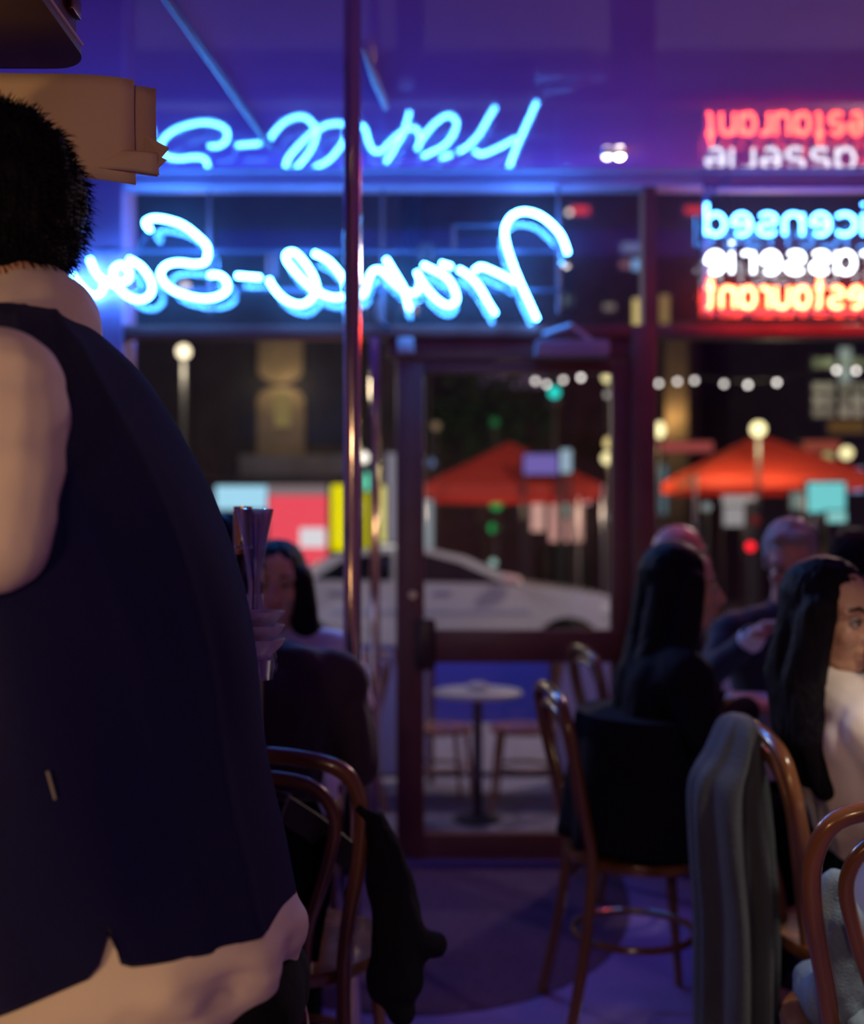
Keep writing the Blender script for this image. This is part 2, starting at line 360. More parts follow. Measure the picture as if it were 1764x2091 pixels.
tag(G().tube([a, a + (b - a) * 0.5, b], [0.004, 0.013, 0.009], 8).obj('ceiling_glint', M['head']), 'short tapered piece shaped like a bright reflection on the ceiling near the brass pole', 'reflection')  # solid sliver standing in for a bright reflection on the ceiling
for px, s, lb in ((1265, 26.0, 'bright round ceiling spotlight near the window head'), (1240, 7.0, 'small dim ceiling spotlight beside the bright one')):
    q = ceil(px, 312); sp = thing('ceiling_spotlight', lb, 'spotlight', (q.x, q.y, CZ))
    G().lathe([(0.0185, -0.012), (0.0185, 0.0)], n=20).obj('housing', M['steel'], sp)
    G().ell((0, 0, -0.012), (0.0165, 0.0165, 0.012)).obj('bulb', E((1.0, 0.86, 0.7), s), sp)

# ================================================================== NEON SIGNS
DS = 4.342
def S(p): return P(p[0], p[1], DS)
strokes = {
 'F': [[(1159,517),(1152,495),(1140,473),(1109,444),(1075,432),(1048,439),(1033,460),(1031,485),(1043,529),(1062,577),(1082,621),(1096,652)], [(1053,577),(1021,560),(994,548),(980,545),(968,553)]],
 'r': [[(936,550),(953,560),(977,584),(997,618),(1011,641)]],
 'a': [[(863,541),(885,551),(912,567),(929,594),(931,614),(915,624),(895,614),(875,594),(858,570),(851,555)], [(900,538),(922,545)]],
 'n': [[(788,529),(807,560),(824,590),(836,631)], [(858,572),(855,590),(844,599),(832,596)], [(822,592),(800,573),(780,553),(762,553),(752,573),(745,597),(735,604),(716,600)]],
 'c': [[(641,517),(671,533),(698,565),(706,588),(703,604),(684,608),(660,602),(646,592)]],
 'e': [[(640,592),(610,563),(586,533),(586,518),(602,516),(624,539),(642,570),(644,597),(627,618),(603,621),(576,607),(556,584),(549,570)]],
 'hyphen': [[(483,563),(532,567)]],
 'S': [[(307,470),(297,455),(311,446),(338,448),(372,459),(403,482),(423,505),(420,533),(399,539),(365,536),(341,541),(328,556),(335,577),(362,597),(406,609),(440,607),(462,594),(462,574),(447,562),(427,562)]],
 'o': [[(263,529),(290,546),(309,577),(307,601),(287,612),(260,604),(236,580),(231,553),(246,541),(262,550),(262,570),(246,577)]],
 'u': [[(183,529),(198,560),(215,574),(236,582)], [(211,578),(209,594),(192,604),(171,590),(148,563)]],
 'i': [[(137,573),(151,601),(159,618)]],
 'R': [[(137,573),(120,566),(104,560)], [(92,545),(108,585),(122,615)], [(92,548),(70,552),(58,570)]],
}
sg = thing('neon_sign', 'blue neon script sign reading France-Soir mirrored in the window', 'neon sign', (0, DS, Z(640, DS)))
for nm, ss in strokes.items():
    g = G()
    for q in ss: g.tube(spline([S(p) for p in q], 6), 0.0082, 8)
    o = g.obj('neon_letter', M['n_blue'], sg, sg.location); o['label'] = 'glowing blue neon tube letter'
def bars(lst, r=0.007): 
    g = G()
    for a_, b_, dy in lst: g.tube([P(*a_, DS + dy), P(*b_, DS + dy)], r, 6)
    return g
bars([((428, 388), (428, 640), .03), ((781, 388), (781, 672), .03), ((1140, 380), (1140, 640), .03), ((190, 513), (1160, 513), .03), ((120, 592), (1150, 592), .03),
      ((926, 460), (926, 513), .03), ((926, 460), (1032, 460), .03), ((548, 520), (548, 565), .03), ((562, 520), (562, 565), .03), ((300, 480), (270, 520), .03)], 0.0065).obj('support_frame', mat('sign_frame_paint', (0.10, 0.09, 0.14), 0.4), sg, sg.location)
bars([((770, 612), (772, 655), .0), ((772, 655), (796, 672), .0)], 0.008).obj('electrode_lead', mat('lead_cable', (0.12, 0.12, 0.15), 0.5), sg, sg.location)
bars([((862, 530), (860, 500), .01), ((860, 500), (878, 498), .01), ((878, 498), (882, 530), .01)], 0.008).obj('electrode_lead', mat('lead_cable', (0.12, 0.12, 0.15), 0.5), sg, sg.location)
# --- the three-line sign, letters as single strokes
def arc(cx, cy, rx, ry, a0, a1, n=12): return [(cx + rx * math.cos(math.radians(a0 + (a1 - a0) * i / n)), cy + ry * math.sin(math.radians(a0 + (a1 - a0) * i / n))) for i in range(n + 1)]
FONT = {
 'c': [arc(.4, .5, .4, .5, 50, 310)], 'e': [[(0.02, .52), (.4, .52), (.8, .52)] + arc(.4, .5, .4, .5, 8, 305)],
 's': [arc(.38, .74, .34, .26, 35, 230, 8) + arc(.40, .26, .36, .26, 70, -150, 9)], 'd': [arc(.38, .5, .38, .5, 40, 320), [(.78, 1.5), (.78, 0)]],
 'n': [[(.05, 1), (.05, 0)], [(.05, .6)] + arc(.4, .62, .33, .38, 160, 0, 8) + [(.73, 0)]], 'i': [[(.15, 1), (.15, 0)], [(.15, 1.42), (.15, 1.5)]],
 'l': [[(.12, 1.5), (.12, 0)]], 'L': [[(.05, 1.5), (.05, 0), (.7, 0)]], 'r': [[(.05, 1), (.05, 0)], [(.05, .55)] + arc(.38, .62, .33, .36, 160, 50, 6)],
 'a': [arc(.38, .5, .38, .5, 30, 330), [(.78, 1), (.78, 0)]], 'u': [[(.05, 1), (.05, .4)] + arc(.4, .38, .35, .38, 180, 360, 8) + [(.75, 1)], [(.75, .4), (.75, 0)]],
 't': [[(.42, 1.45), (.42, .2), (.52, 0), (.74, .03)], [(.02, .98), (.8, .98)]],
 'B': [[(.05, 0), (.05, 1.5), (.5, 1.5), (.75, 1.2), (.5, .82), (.05, .78)], [(.5, .8), (.85, .42), (.55, 0), (.05, 0)]],
 'R': [[(.05, 0), (.05, 1.5), (.5, 1.5), (.8, 1.15), (.5, .75), (.05, .75)], [(.45, .75), (.85, 0)]]}
WID = {'i': 18, 'l': 18, 'r': 34, 't': 33, 'L': 44, 'B': 52, 'R': 52, 'n': 48, 'u': 48}
sg2 = thing('neon_sign', 'three-line neon sign reading Licensed Brasserie Restaurant in blue, white and red', 'neon sign', (X(1700, DS), DS, Z(640, DS)))
def line(text, base, xh, m, wscale, lab):
    px = 1443.0
    for ch in reversed(text):
        w = WID.get(ch, 46) * wscale; lw = w - 11 * wscale
        mx = max(p[0] for s_ in FONT[ch] for p in s_)
        g = G()
        for s_ in FONT[ch]:
            pp = [S((px + (mx - p[0]) / mx * lw, base - p[1] * xh)) for p in s_]
            g.tube(spline(pp, 2) if len(pp) > 4 else pp, 0.0075, 8)
        o = g.obj('neon_letter', m, sg2, sg2.location); o['label'] = lab
        px += w + 5 * wscale
line('Licensed', 479, 42, M['n_blue2'], 1.04, 'glowing light blue neon letter')
line('Brasserie', 557, 42, M['n_white'], 1.0, 'glowing white neon letter')
line('Restaurant', 628, 41, M['n_red'], 0.78, 'glowing red neon letter')
bars([((1440, 372), (1440, 640), .03), ((1440, 383), (2050, 383), .03), ((1440, 640), (2050, 640), .03), ((1450, 395), (1490, 362), .0)], 0.009).obj('support_frame', mat('sign_frame_blue', (0.18, 0.17, 0.4), 0.4), sg2, sg2.location)

# ================================================================== FURNITURE
def chair_proto(name, label, wood, group=None):
    """bentwood cafe chair, faces +Y, origin on the floor under the seat centre"""
    t = thing(name, label, 'chair', group=group)
    sr = 0.20
    st = G().lathe([(sr - 0.02, 0.435), (sr, 0.442), (sr + 0.004, 0.455), (sr, 0.468), (sr - 0.03, 0.470)], n=32).obj('seat_ring', wood, t)
    G().lathe([(sr - 0.03, 0.452), (sr - 0.03, 0.463), (0.06, 0.458)], n=32).obj('seat_panel', M['wood_dk'], t)
    hp = [(-0.175, -0.235, 0.0), (-0.160, -0.190, 0.22), (-0.150, -0.165, 0.45), (-0.165, -0.185, 0.58), (-0.192, -0.215, 0.72), (-0.195, -0.235, 0.82), (-0.15, -0.248, 0.885), (0, -0.253, 0.905)]
    hp = hp + [(-x, y, z) for x, y, z in hp[-2::-1]]
    G().tube(spline(hp, 6), 0.0155, 10).obj('back_hoop', wood, t)
    ip = [(-0.075, -0.165, 0.455), (-0.085, -0.180, 0.56), (-0.125, -0.205, 0.68), (-0.145, -0.225, 0.78), (-0.105, -0.240, 0.845), (0, -0.245, 0.862)]
    ip = ip + [(-x, y, z) for x, y, z in ip[-2::-1]]
    G().tube(spline(ip, 6), 0.0125, 10).obj('inner_hoop', wood, t)
    for sx in (-1, 1):
        G().tube([(sx * 0.185, 0.175, 0.0), (sx * 0.165, 0.150, 0.25), (sx * 0.150, 0.130, 0.445)], [0.012, 0.0145, 0.017], 10).obj('front_leg', wood, t)
    G().tube([(0.155 * math.cos(a * math.pi / 16), -0.012 + 0.165 * math.sin(a * math.pi / 16), 0.235) for a in range(32)], 0.010, 8, closed=True).obj('leg_ring', wood, t)
    return t
c0 = chair_proto('bentwood_chair', 'glossy brown bentwood chair under the plum jacket with a black coat hung on it', M['wood'])
c0.location = (-0.300, 2.265, 0); c0.rotation_euler.z = math.radians(-7)
R = math.radians
def chair(label, x, y, rz):
    c = copy_tree(c0); c.location = (x, y, 0); c.rotation_euler.z = rz; c['label'] = label; return c
def seat_under(label, x, y, yaw, back=.055):
    return chair(label, x - back * math.cos(yaw), y - back * math.sin(yaw), yaw - math.pi / 2)
chair('glossy bentwood chair with a denim jacket on its seat, beside the bright tablecloth', 0.815, 1.865, R(-8))

def cloth_table(label, cx, cy, hx, hy, drop, ztop=0.745, flare=0.05):
    t = thing('dining_table', label, 'table', (cx, cy, 0))
    G().box((-hx + .02, -hy + .02, ztop - 0.03), (hx - .02, hy - .02, ztop - 0.004), 0.004).obj('tabletop', M['wood_dk'], t)
    G().lathe([(0.05, 0.0), (0.05, 0.012), (0.022, 0.03), (0.022, ztop - 0.03)], n=20).obj('pedestal', M['iron'], t)
    N = 160; v = []; f = []; rows = 7
    def per(u, gx, gy):
        L = 4 * (gx + gy); s_ = u * L
        if s_ < 2 * gx: return (-gx + s_, -gy)
        s_ -= 2 * gx
        if s_ < 2 * gy: return (gx, -gy + s_)
        s_ -= 2 * gy
        if s_ < 2 * gx: return (gx - s_, gy)
        s_ -= 2 * gx; return (-gx, gy - s_)
    for r in range(rows):
        k = r / (rows - 1)
        for i in range(N):
            x, y = per(i / N, hx, hy); cr = (abs(x) / hx * abs(y) / hy) ** 6
            w = 0.012 * math.sin(i * 0.9) + 0.01 * math.sin(i * 0.37 + 1)
            e = k * (flare * (0.4 + 1.2 * cr) + w * 1.0)
            n = Vector((x / hx, y / hy, 0)); n.normalize()
            v.append((x + n.x * e, y + n.y * e, ztop - drop * k * (1 + 0.25 * cr)))
    for r in range(rows - 1):
        for i in range(N): f.append([r * N + i, r * N + (i + 1) % N, (r + 1) * N + (i + 1) % N, (r + 1) * N + i])
    f.append(list(range(N)))
    c = tag(G().add(v, f).obj('tablecloth', M['linen'], None), label.replace('table under', 'cloth draped over the table with'), 'tablecloth')
    c.location = (cx, cy, 0.002); return t
t1 = cloth_table('table under a bright white cloth beside the ivory blouse', 1.13, 1.835, 0.37, 0.115, 0.205, flare=0.02)
t2 = cloth_table('table under a blue-lit cloth and a stack of plates', 1.175, 3.21, 0.345, 0.20, 0.105, flare=0.03)
t3 = cloth_table('table under a cloth between the plum jacket and the pale top', -0.47, 2.89, 0.20, 0.20, 0.105, flare=0.03)
tag(bpy.data.objects['tablecloth'], 'bright white tablecloth beside the ivory blouse and the denim jacket', 'tablecloth')
tag(bpy.data.objects['tablecloth.001'], 'short blue-lit tablecloth under the stack of plates', 'tablecloth')
tag(bpy.data.objects['tablecloth.002'], 'short tablecloth between the plum jacket and the pale top', 'tablecloth')
for i in range(4):
    q = G().lathe([(0.05, 0.0), (0.055, 0.004), (0.10, 0.014), (0.115, 0.019), (0.115, 0.023), (0.095, 0.018), (0.05, 0.008)], n=36).obj('plate', M['china'])
    q.location = (0.985 + 0.004 * math.sin(i * 2), 3.255, 0.748 + 0.021 * i + 0.001)
    tag(q, ['lowest white plate in the stack on the blue-lit table', 'second white plate up in the stack on the blue-lit table', 'third white plate up in the stack on the blue-lit table', 'topmost white plate in the stack on the blue-lit table'][i], 'plate', 'stacked plates')
nap = G(); nv = []; nf = []
for j in range(9):
    for i in range(9):
        u, w = i / 8 - .5, j / 8 - .5
        drop = max(0, -u - 0.12) * 0.42 + max(0, -w - 0.12) * 0.35
        nv.append((u * 0.13, w * 0.13, 0.006 * math.sin(u * 12 + w * 5) + 0.008))
for j in range(8):
    for i in range(8): nf.append([j * 9 + i, j * 9 + i + 1, (j + 1) * 9 + i + 1, (j + 1) * 9 + i])
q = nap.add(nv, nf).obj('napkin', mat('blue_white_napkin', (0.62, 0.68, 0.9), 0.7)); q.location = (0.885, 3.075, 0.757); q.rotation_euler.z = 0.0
q.modifiers.new('s', 'SOLIDIFY').thickness = 0.004
tag(q, 'crumpled pale napkin on the corner of the blue-lit table', 'napkin')
q = G().lathe([(0.0, 0.0), (0.03, 0.0), (0.03, 0.004), (0.004, 0.008), (0.004, 0.07), (0.028, 0.10), (0.036, 0.14), (0.030, 0.18), (0.028, 0.18), (0.033, 0.14), (0.0, 0.085)], n=24).obj('wine_glass', M['clear'])
q.location = (-0.40, 2.90, 0.748); tag(q, 'clear wine glass on the table before the person in the pale top', 'glass')

# overhead cabinet and paper at the upper left
cab = thing('overhead_cabinet', 'dark maroon overhead cabinet with a rounded corner hung from the ceiling', 'cabinet', (-0.9, 1.2, 1.963))
def rprof(x0, x1, y0, y1, r):
    pts = [(x0, y0), (x1, y0), (x1, y1 - r)]
    for i in range(1, 9): a = math.pi / 2 * i / 8; pts.append((x1 - r + r * math.cos(a), y1 - r + r * math.sin(a)))
    pts.append((x0, y1)); return pts
G().poly([(x, y, 1.975) for x, y in rprof(-1.35, -0.482, 0.7, 1.50, 0.045)], (0, 0, CZ - 1.9755)).obj('body', M['maroon'], cab, cab.location)
G().poly([(x, y, 1.963) for x, y in rprof(-1.35, -0.476, 0.7, 1.506, 0.05)], (0, 0, 0.009)).obj('bottom_panel', M['wood_dk'], cab, cab.location)
G().tube([(-0.474, 0.7, 1.975), (-0.474, 1.46, 1.975)], 0.0022, 6).obj('edge_trim', M['trim'], cab, cab.location)
for k in range(9):
    G().box((-0.481, 1.42 - k * 0.055, 2.005), (-0.473, 1.455 - k * 0.055, 2.03), 0.002).obj('side_moulding', M['maroon'], cab, cab.location)
pap = thing('paper_bundle', 'bundle of folded tan paper sheets hanging under the maroon cabinet', 'paper', (-0.7, 1.5, 1.82))
def sheet(x0, x1, ytop0, ytop1, ybot0, ybot1, D, m, bulge=0.012, tilt=0.0, nx=14):
    v = []; f = []
    for j in range(9):
        for i in range(nx + 1):
            u = i / nx; w = j / 8
            px = x0 + (x1 - x0) * u; py = (ytop0 + (ytop1 - ytop0) * u) * (1 - w) + (ybot0 + (ybot1 - ybot0) * u) * w
            p = P(px, py, D); p.y += bulge * (u ** 6) * 2.0 + 0.006 * math.sin(w * 3 + u * 4) + tilt * u; v.append(p)
    for j in range(8):
        for i in range(nx): k = j * (nx + 1) + i; f.append([k, k + 1, k + nx + 2, k + nx + 1])
    o = G().add(v, f).obj('sheet', m, pap, pap.location); s_ = o.modifiers.new('s', 'SOLIDIFY'); s_.thickness = 0.004; return o
sheet(-160, 266, 141, 150, 352, 363, 1.44, M['paper'])
sheet(-120, 313, 150, 171, 340, 348, 1.462, M['paper2'], 0.01)
sheet(60, 318, 300, 306, 344, 348, 1.452, M['paper'], 0.008)
g = G().add([P(300, 278, 1.475), P(346, 303, 1.470), P(330, 322, 1.468), P(341, 327, 1.474), P(320, 348, 1.47), P(296, 350, 1.478)], [[0, 1, 2, 5], [2, 3, 4, 5]])
o = g.obj('torn_corner', M['paper2'], pap, pap.location, smooth=False, fix=False); o.modifiers.new('s', 'SOLIDIFY').thickness = 0.003

# service cabinet with bottle, carafe and bowls behind the waiter
sv = thing('service_cabinet', 'tall narrow wooden service cabinet behind the waiter', 'cabinet', (-0.52, 1.78, 0))
CT = 1.095
G().box((-0.24, -0.17, 0.06), (0.215, 0.17, CT - 0.025), 0.004).obj('body', M['wood_dk'], sv)
G().box((-0.25, -0.18, CT - 0.025), (0.225, 0.18, CT), 0.004).obj('top', M['wood_dk'], sv)
G().box((-0.23, -0.16, 0.0), (0.205, 0.16, 0.06)).obj('plinth', M['wood_dk'], sv)
for sx in (-1, 1):
    d = G().box((-0.012 + sx * 0.111 - 0.105, -0.182, 0.09), (-0.012 + sx * 0.111 + 0.105, -0.170, CT - 0.05), 0.003).obj('door', M['maroon'], sv)
    G().ell((-0.012 + sx * 0.02, -0.19, 0.62), 0.009).obj('knob', M['chrome'], d)
DB = 1.81
bt = thing('wine_bottle', 'dark bottle with a gold foil neck on the service cabinet', 'bottle', (X(496, DB), DB, CT))
zn = Z(1034, DB) - CT
G().lathe([(0.0, 0.0), (0.032, 0.0), (0.033, 0.02), (0.033, zn * .52), (0.028, zn * .60), (0.0135, zn * .70), (0.0125, zn * .74)], n=28).obj('glass_body', M['bottle'], bt)
G().lathe([(0.0138, zn * .70), (0.0145, zn * .78), (0.014, zn * .95), (0.0155, zn * .955), (0.0155, zn), (0.0, zn)], n=28).obj('foil_capsule', M['gold'], bt)
G().lathe([(0.0145, zn * .735), (0.0155, zn * .74), (0.0145, zn * .75)], n=28).obj('foil_ring', M['steel'], bt)
G().lathe([(0.0335, zn * .15), (0.0335, zn * .45)], n=28).obj('paper_label', M['label'], bt)
tk = G().box((X(462, DB), DB + .06, CT), (X(484, DB), DB + .064, Z(1040, DB)), 0.001).obj('menu_card', M['label'])
tag(tk, 'narrow pale green card standing behind the gold-necked bottle', 'card')
cf = thing('glass_carafe', 'tapered clear glass carafe with a flared rim on the service cabinet', 'carafe', (X(520, 1.715), 1.715, CT))
zc = Z(1040, 1.715) - CT
prof = [(0.034, 0.0), (0.036, 0.008), (0.034, 0.03), (0.016, 0.075), (0.010, zc - 0.125), (0.013, zc - 0.09), (0.022, zc - 0.04), (0.030, zc)]
G().lathe(prof + [(r - 0.0022, z + 0.0005) for r, z in prof[::-1][:-2]] + [(0.0, 0.01)], n=28).obj('carafe_glass', M['clear'], cf)
bw0 = None
for i in range(3):
    q = G().lathe([(0.020, 0.0), (0.024, 0.006), (0.040 - 0.001 * i, 0.022), (0.043, 0.030), (0.041, 0.030), (0.034, 0.018), (0.0, 0.010)], n=24).obj('glass_bowl', mat('frosted_glass_%d' % i, (0.62, 0.56, 0.62), 0.12, coat=0.5))
    q.location = (X(524, 1.625), 1.625, CT + 0.030 + 0.021 * i + 0.0005)
    tag(q, ['lowest small glass bowl stacked on the tumbler', 'middle small glass bowl stacked on the tumbler', 'topmost small glass bowl of the stack on the tumbler'][i], 'bowl', 'stacked bowls')
q = G().lathe([(0.0, 0.0), (0.024, 0.0), (0.027, 0.030), (0.024, 0.030), (0.021, 0.004), (0.0, 0.004)], n=24).obj('tumbler', M['clear'])
q.location = (X(524, 1.625), 1.625, CT); tag(q, 'short tumbler under the stack of glass bowls', 'glass')

# ================================================================== PEOPLE
def head_prims(g, hc, Rm, s=1.0, nose=1.0):
    def L(x, y, z): return hc + Rm @ (Vector((x, y, z)) * s)
    def el(x, y, z, a, b, c): 
        n0 = len(g.v); g.ell((0, 0, 0), (a * s, b * s, c * s), None, 18)
        for i in range(n0, len(g.v)): g.v[i] = L(x, y, z) + Rm @ g.v[i]
    el(-.012, 0, .028, .098, .077, .092); el(.028, 0, -.022, .062, .062, .088)
    g.cap(L(.055, -.012, -.090), .020 * s, L(.055, .012, -.090), .020 * s)
    for y in (-1, 1):
        g.cap(L(.0, y * .052, -.055), .016 * s, L(.045, y * .026, -.092), .016 * s)
        el(.062, y * .036, -.028, .024, .024, .026)
        g.cap(L(.080, y * .014, .026), .010 * s, L(.066, y * .052, .024), .010 * s)
        el(-.006, y * .079, -.006, .020, .008, .032)
    g.cap(L(.086, 0, .010), .009 * s, L(.108 * nose, 0, -.030), .0125 * s)
    for y in (-1, 1): g.cap(L(.094, y * .012, -.034), .008 * s, L(.090, y * .014, -.032), .008 * s)
    el(.082, 0, -.060, .016, .026, .014)
    return L
def face_bits(L, Rm, parent, lip, s=1.0, glasses=False, brow='hair', closed=False):
    for y in (-1, 1):
        e = G().ell(L(.0765, y * .033, .001), .0120 * s, None, 12).obj('eye', M['eyew'] if not closed else M['skin3'], parent)
        G().ell(L(.0830, y * .033, .0), .0068 * s, None, 10).obj('iris', M['eyed'], e)
        G().tube([L(.0885, y * .019, .006), L(.0900, y * .033, .0095), L(.0835, y * .047, .006)], [.0016 * s, .0026 * s, .0016 * s], 6).obj('eyelid_lashes', M['hair'], e)
        G().tube([L(.089, y * .016, .026), L(.087, y * .034, .033), L(.076, y * .054, .028)], [.003 * s, .004 * s, .002 * s], 6).obj('eyebrow', M[brow], parent)
    G().cap(L(.096, -.014, -.0555), .0055 * s, L(.096, .014, -.0555), .0055 * s).cap(L(.094, -.013, -.066), .0065 * s, L(.094, .013, -.066), .0065 * s).obj('lips', lip, parent)
    if glasses:
        g = G()
        for y in (-1, 1):
            g.tube([L(.102, y * .036 + .024 * math.cos(a * math.pi / 8), -.002 + .018 * math.sin(a * math.pi / 8)) for a in range(16)], .0016 * s, 6, closed=True)
            g.tube([L(.100, y * .060, .004), L(.0, y * .084, .008)], .0016 * s, 6)
        g.tube([L(.104, -.012, .002), L(.104, .012, .002)], .0016 * s, 6)
        g.obj('spectacles', M['iron'], parent)
def hand(g, wrist, dirv, up, curl=0.6, s=1.0, side=1):
    d = Vector(dirv).normalized(); u = Vector(up); u = (u - d * u.dot(d)).normalized(); r = d.cross(u) * side
    g.cap(wrist, .024 * s, wrist + d * .03 * s, .026 * s)
    for k in range(4):
        b = wrist + d * .075 * s + r * (-.030 + .020 * k) * s
        g.cap(wrist + d * .02 * s + r * (-.018 + .012 * k) * s, .016 * s, b, .0115 * s)
        p = b; a = 0.0; ln = (.040, .046, .044, .034)[k] * s
        for j in range(3):
            a += curl * 0.9; q = p + (d * math.cos(a) - u * math.sin(a)) * ln * (1, .7, .55)[j]; g.cap(p, (.0095 - .001 * j) * s, q, (.0088 - .001 * j) * s, 8); p = q
    b = wrist + d * .025 * s - r * .026 * s
    t1_ = b + (d * .7 - r * .6 - u * .3).normalized() * .035 * s; t2_ = t1_ + (d * .8 - u * .5).normalized() * .028 * s
    g.cap(b, .014 * s, t1_, .0115 * s, 8).cap(t1_, .0112 * s, t2_, .009 * s, 8)
def person(label, x, y, yaw, top, bottom, skin, hair='long', hairmat='hair', lean=0.06, height=1.31, hyaw=0.0, hpitch=0.0, hroll=0.0, arms=None, voxel=0.007, lip='lip2', glasses=False, fold=0.006, sh=0.185, nose=1.0, seat=0.46, puffy=0.0, hem=None, coatlen=None, face=True, headfwd=0.0, headlat=0.0):
    t = thing('person', label, 'person', (x, y, 0), yaw)
    k = (height - seat) / (1.33 - 0.46)
    def zz(z): return seat + (z - 0.46) * k if z > 0.46 else z
    def V3(a, b, c): return Vector((a, b, zz(c)))
    pel = Vector((-.02, 0, seat + .150)); ch = V3(-.02 + lean * .75, 0, .93); nb = V3(-.03 + lean * 1.1, 0, 1.045)
    hc = V3(-.005 + lean * 1.5 + headfwd, headlat, 1.212)
    Rm = Euler((hroll, hpitch, hyaw)).to_matrix()
    SH = [V3(-.025 + lean, s_ * sh, .975) for s_ in (1, -1)]
    arms = arms or [((.06, .245, .82), (.30, .15, .865)), ((.06, -.245, .82), (.30, -.15, .865))]
    EL = [V3(*arms[0][0]), V3(*arms[1][0])]; WR = [V3(*arms[0][1]), V3(*arms[1][1])]
    def torso(g, e, crop=False):
        if crop: g.cap(V3(.0, .04, .70), .105 + e, V3(-.01, .03, .77), .108 + e); g.cap(V3(.0, -.04, .70), .105 + e, V3(-.01, -.03, .77), .108 + e)
        else: g.ell(pel, (.128 + e, .170 + e, .105 + e)); g.cap(pel + Vector((0, .04, .03)), .115 + e, V3(-.01 + lean * .4, .03, .75), .112 + e); g.cap(pel + Vector((0, -.04, .03)), .115 + e, V3(-.01 + lean * .4, -.03, .75), .112 + e)
        for s_ in (-1, 1): g.cap(V3(-.01 + lean * .4, s_ * .03, .75), .112 + e, ch + Vector((0, s_ * .065, -.01)), .112 + e)
        for i in (0, 1):
            g.cap(nb + Vector((-.005, 0, -.02)), .052 + e, SH[i] + Vector((0, 0, .0)), .056 + e)
            g.cap(ch + Vector((0, 0, .02)), .10 + e, SH[i] + Vector((0, (-1, 1)[i] * .05, -.03)), .075 + e)
    def arm(g, i, e, cut=0.0, pe=0.0):
        g.cap(SH[i], .050 + e, SH[i].lerp(EL[i], .5), .046 + e + pe); g.cap(SH[i].lerp(EL[i], .5), .046 + e + pe, EL[i], .038 + e + pe); g.cap(EL[i], .037 + e + pe * .6, EL[i].lerp(WR[i], 1 - cut), .027 + e)
    KN = [Vector((.38, s_ * .095, seat + .085)) for s_ in (1, -1)]; AN = [Vector((.255, s_ * .10, .092)) for s_ in (1, -1)]
    def legs(g, e, cut=0.0):
        for i, s_ in ((0, 1), (1, -1)):
            g.cap(pel + Vector((.02, s_ * .085, -.035)), .080 + e, KN[i], .060 + e); g.cap(KN[i], .058 + e, AN[i].lerp(KN[i], .55), .052 + e); g.cap(AN[i].lerp(KN[i], .55), .052 + e, AN[i].lerp(KN[i], cut), .040 + e)
    # body
    g = G(); torso(g, 0.0)
    for i in (0, 1):
        arm(g, i, 0.0); hand(g, WR[i], WR[i] - EL[i], Vector((0, 0, 1)), .55, 1.0, (1, -1)[i])
        g.cap(AN[i], .036, Vector((AN[i].x + .13, AN[i].y, .035)), .03)
    legs(g, -.006); g.cap(nb, .052, hc + Rm @ Vector((-.02, 0, -.06)), .054)
    L = head_prims(g, hc, Rm, 1.0, nose)
    blob('body', g, voxel, M[skin], t, 3)
    if face: face_bits(L, Rm, t, M[lip], 1.0, glasses, hairmat if hair != 'bald' else 'greyhair')
    # clothes
    g = G(); torso(g, .016, hem == 'crop')
    for i in (0, 1): arm(g, i, .013 + puffy * .3, .06, puffy)
    g.cap(nb + Vector((-.012, 0, -.01)), .062, nb + Vector((-.012, 0, .018)), .058)
    if hem is True: g.ell(V3(-.03, 0, .55), (.185, .225, .12))
    blob('jacket', g, .009, M[top], t, 3, fold, (10, 10, 6), seed=x * 7)
    g = G(); legs(g, .012, .12); g.ell(pel - Vector((0, 0, .005)), (.145, .186, .118)); blob('trousers', g, .010, M[bottom], t, 3, .004, (10, 10, 7), seed=y * 5)
    for i in (0, 1):
        g = G().cap(AN[i] + Vector((-.02, 0, -.038)), .046, AN[i] + Vector((.10, 0, -.046)), .038).cap(AN[i] + Vector((.08, 0, -.047)), .038, AN[i] + Vector((.155, 0, -.052)), .032)
        blob('shoe', g, .008, M['leather'], t, 2)
    if coatlen:          # long coat spreading over the seat and hanging behind it
        g = G(); n = 64; rows = 12; v = []; f = []
        for r in range(rows):
            w = r / (rows - 1)
            for i in range(n):
                a = 2 * math.pi * i / n
                rx = .18 + .025 * w; ry = .235 + .03 * w
                fo = 1 + (.02 + .05 * w) * math.sin(7 * a + 2 * math.sin(2 * a))
                v.append((-.04 + rx * fo * math.cos(a) - .02 * w, ry * fo * math.sin(a), zz(.86) - (zz(.86) - coatlen) * w))
        for r in range(rows - 1):
            for i in range(n): f.append([r * n + i, r * n + (i + 1) % n, (r + 1) * n + (i + 1) % n, (r + 1) * n + i])
        f.append(list(range(n)))
        o = g.add(v, f).obj('coat_skirt', M[top], t); o.modifiers.new('s', 'SOLIDIFY').thickness = .006
    # hair
    def HL(x_, y_, z_): return hc + Rm @ Vector((x_, y_, z_))
    g = G()
    def hel(x_, y_, z_, a, b, c):
        n0 = len(g.v); g.ell((0, 0, 0), (a, b, c), None, 18)
        for i in range(n0, len(g.v)): g.v[i] = HL(x_, y_, z_) + Rm @ g.v[i]
    if hair in ('long', 'bob'):
        hel(-.026, 0, .040, .099, .090, .095); hel(-.03, 0, -.01, .085, .092, .09)
        zend = (.80 if hair == 'long' else .98)
        for yy, fx in ((.068, .018), (.045, -.05), (0, -.085), (-.045, -.05), (-.068, .018)):
            a_ = HL(fx, yy * 1.05, .02); b_ = HL(fx - .022, yy * 1.22, -.13)
            c_ = Vector((SH[0].x - .085 + fx * .3, yy * 1.5, zz(zend + .06 + .03 * math.cos(yy * 40))))
            g.cap(a_, .040, b_, .046); g.cap(b_, .046, b_.lerp(c_, .6), .044); g.cap(b_.lerp(c_, .6), .044, c_, .026)
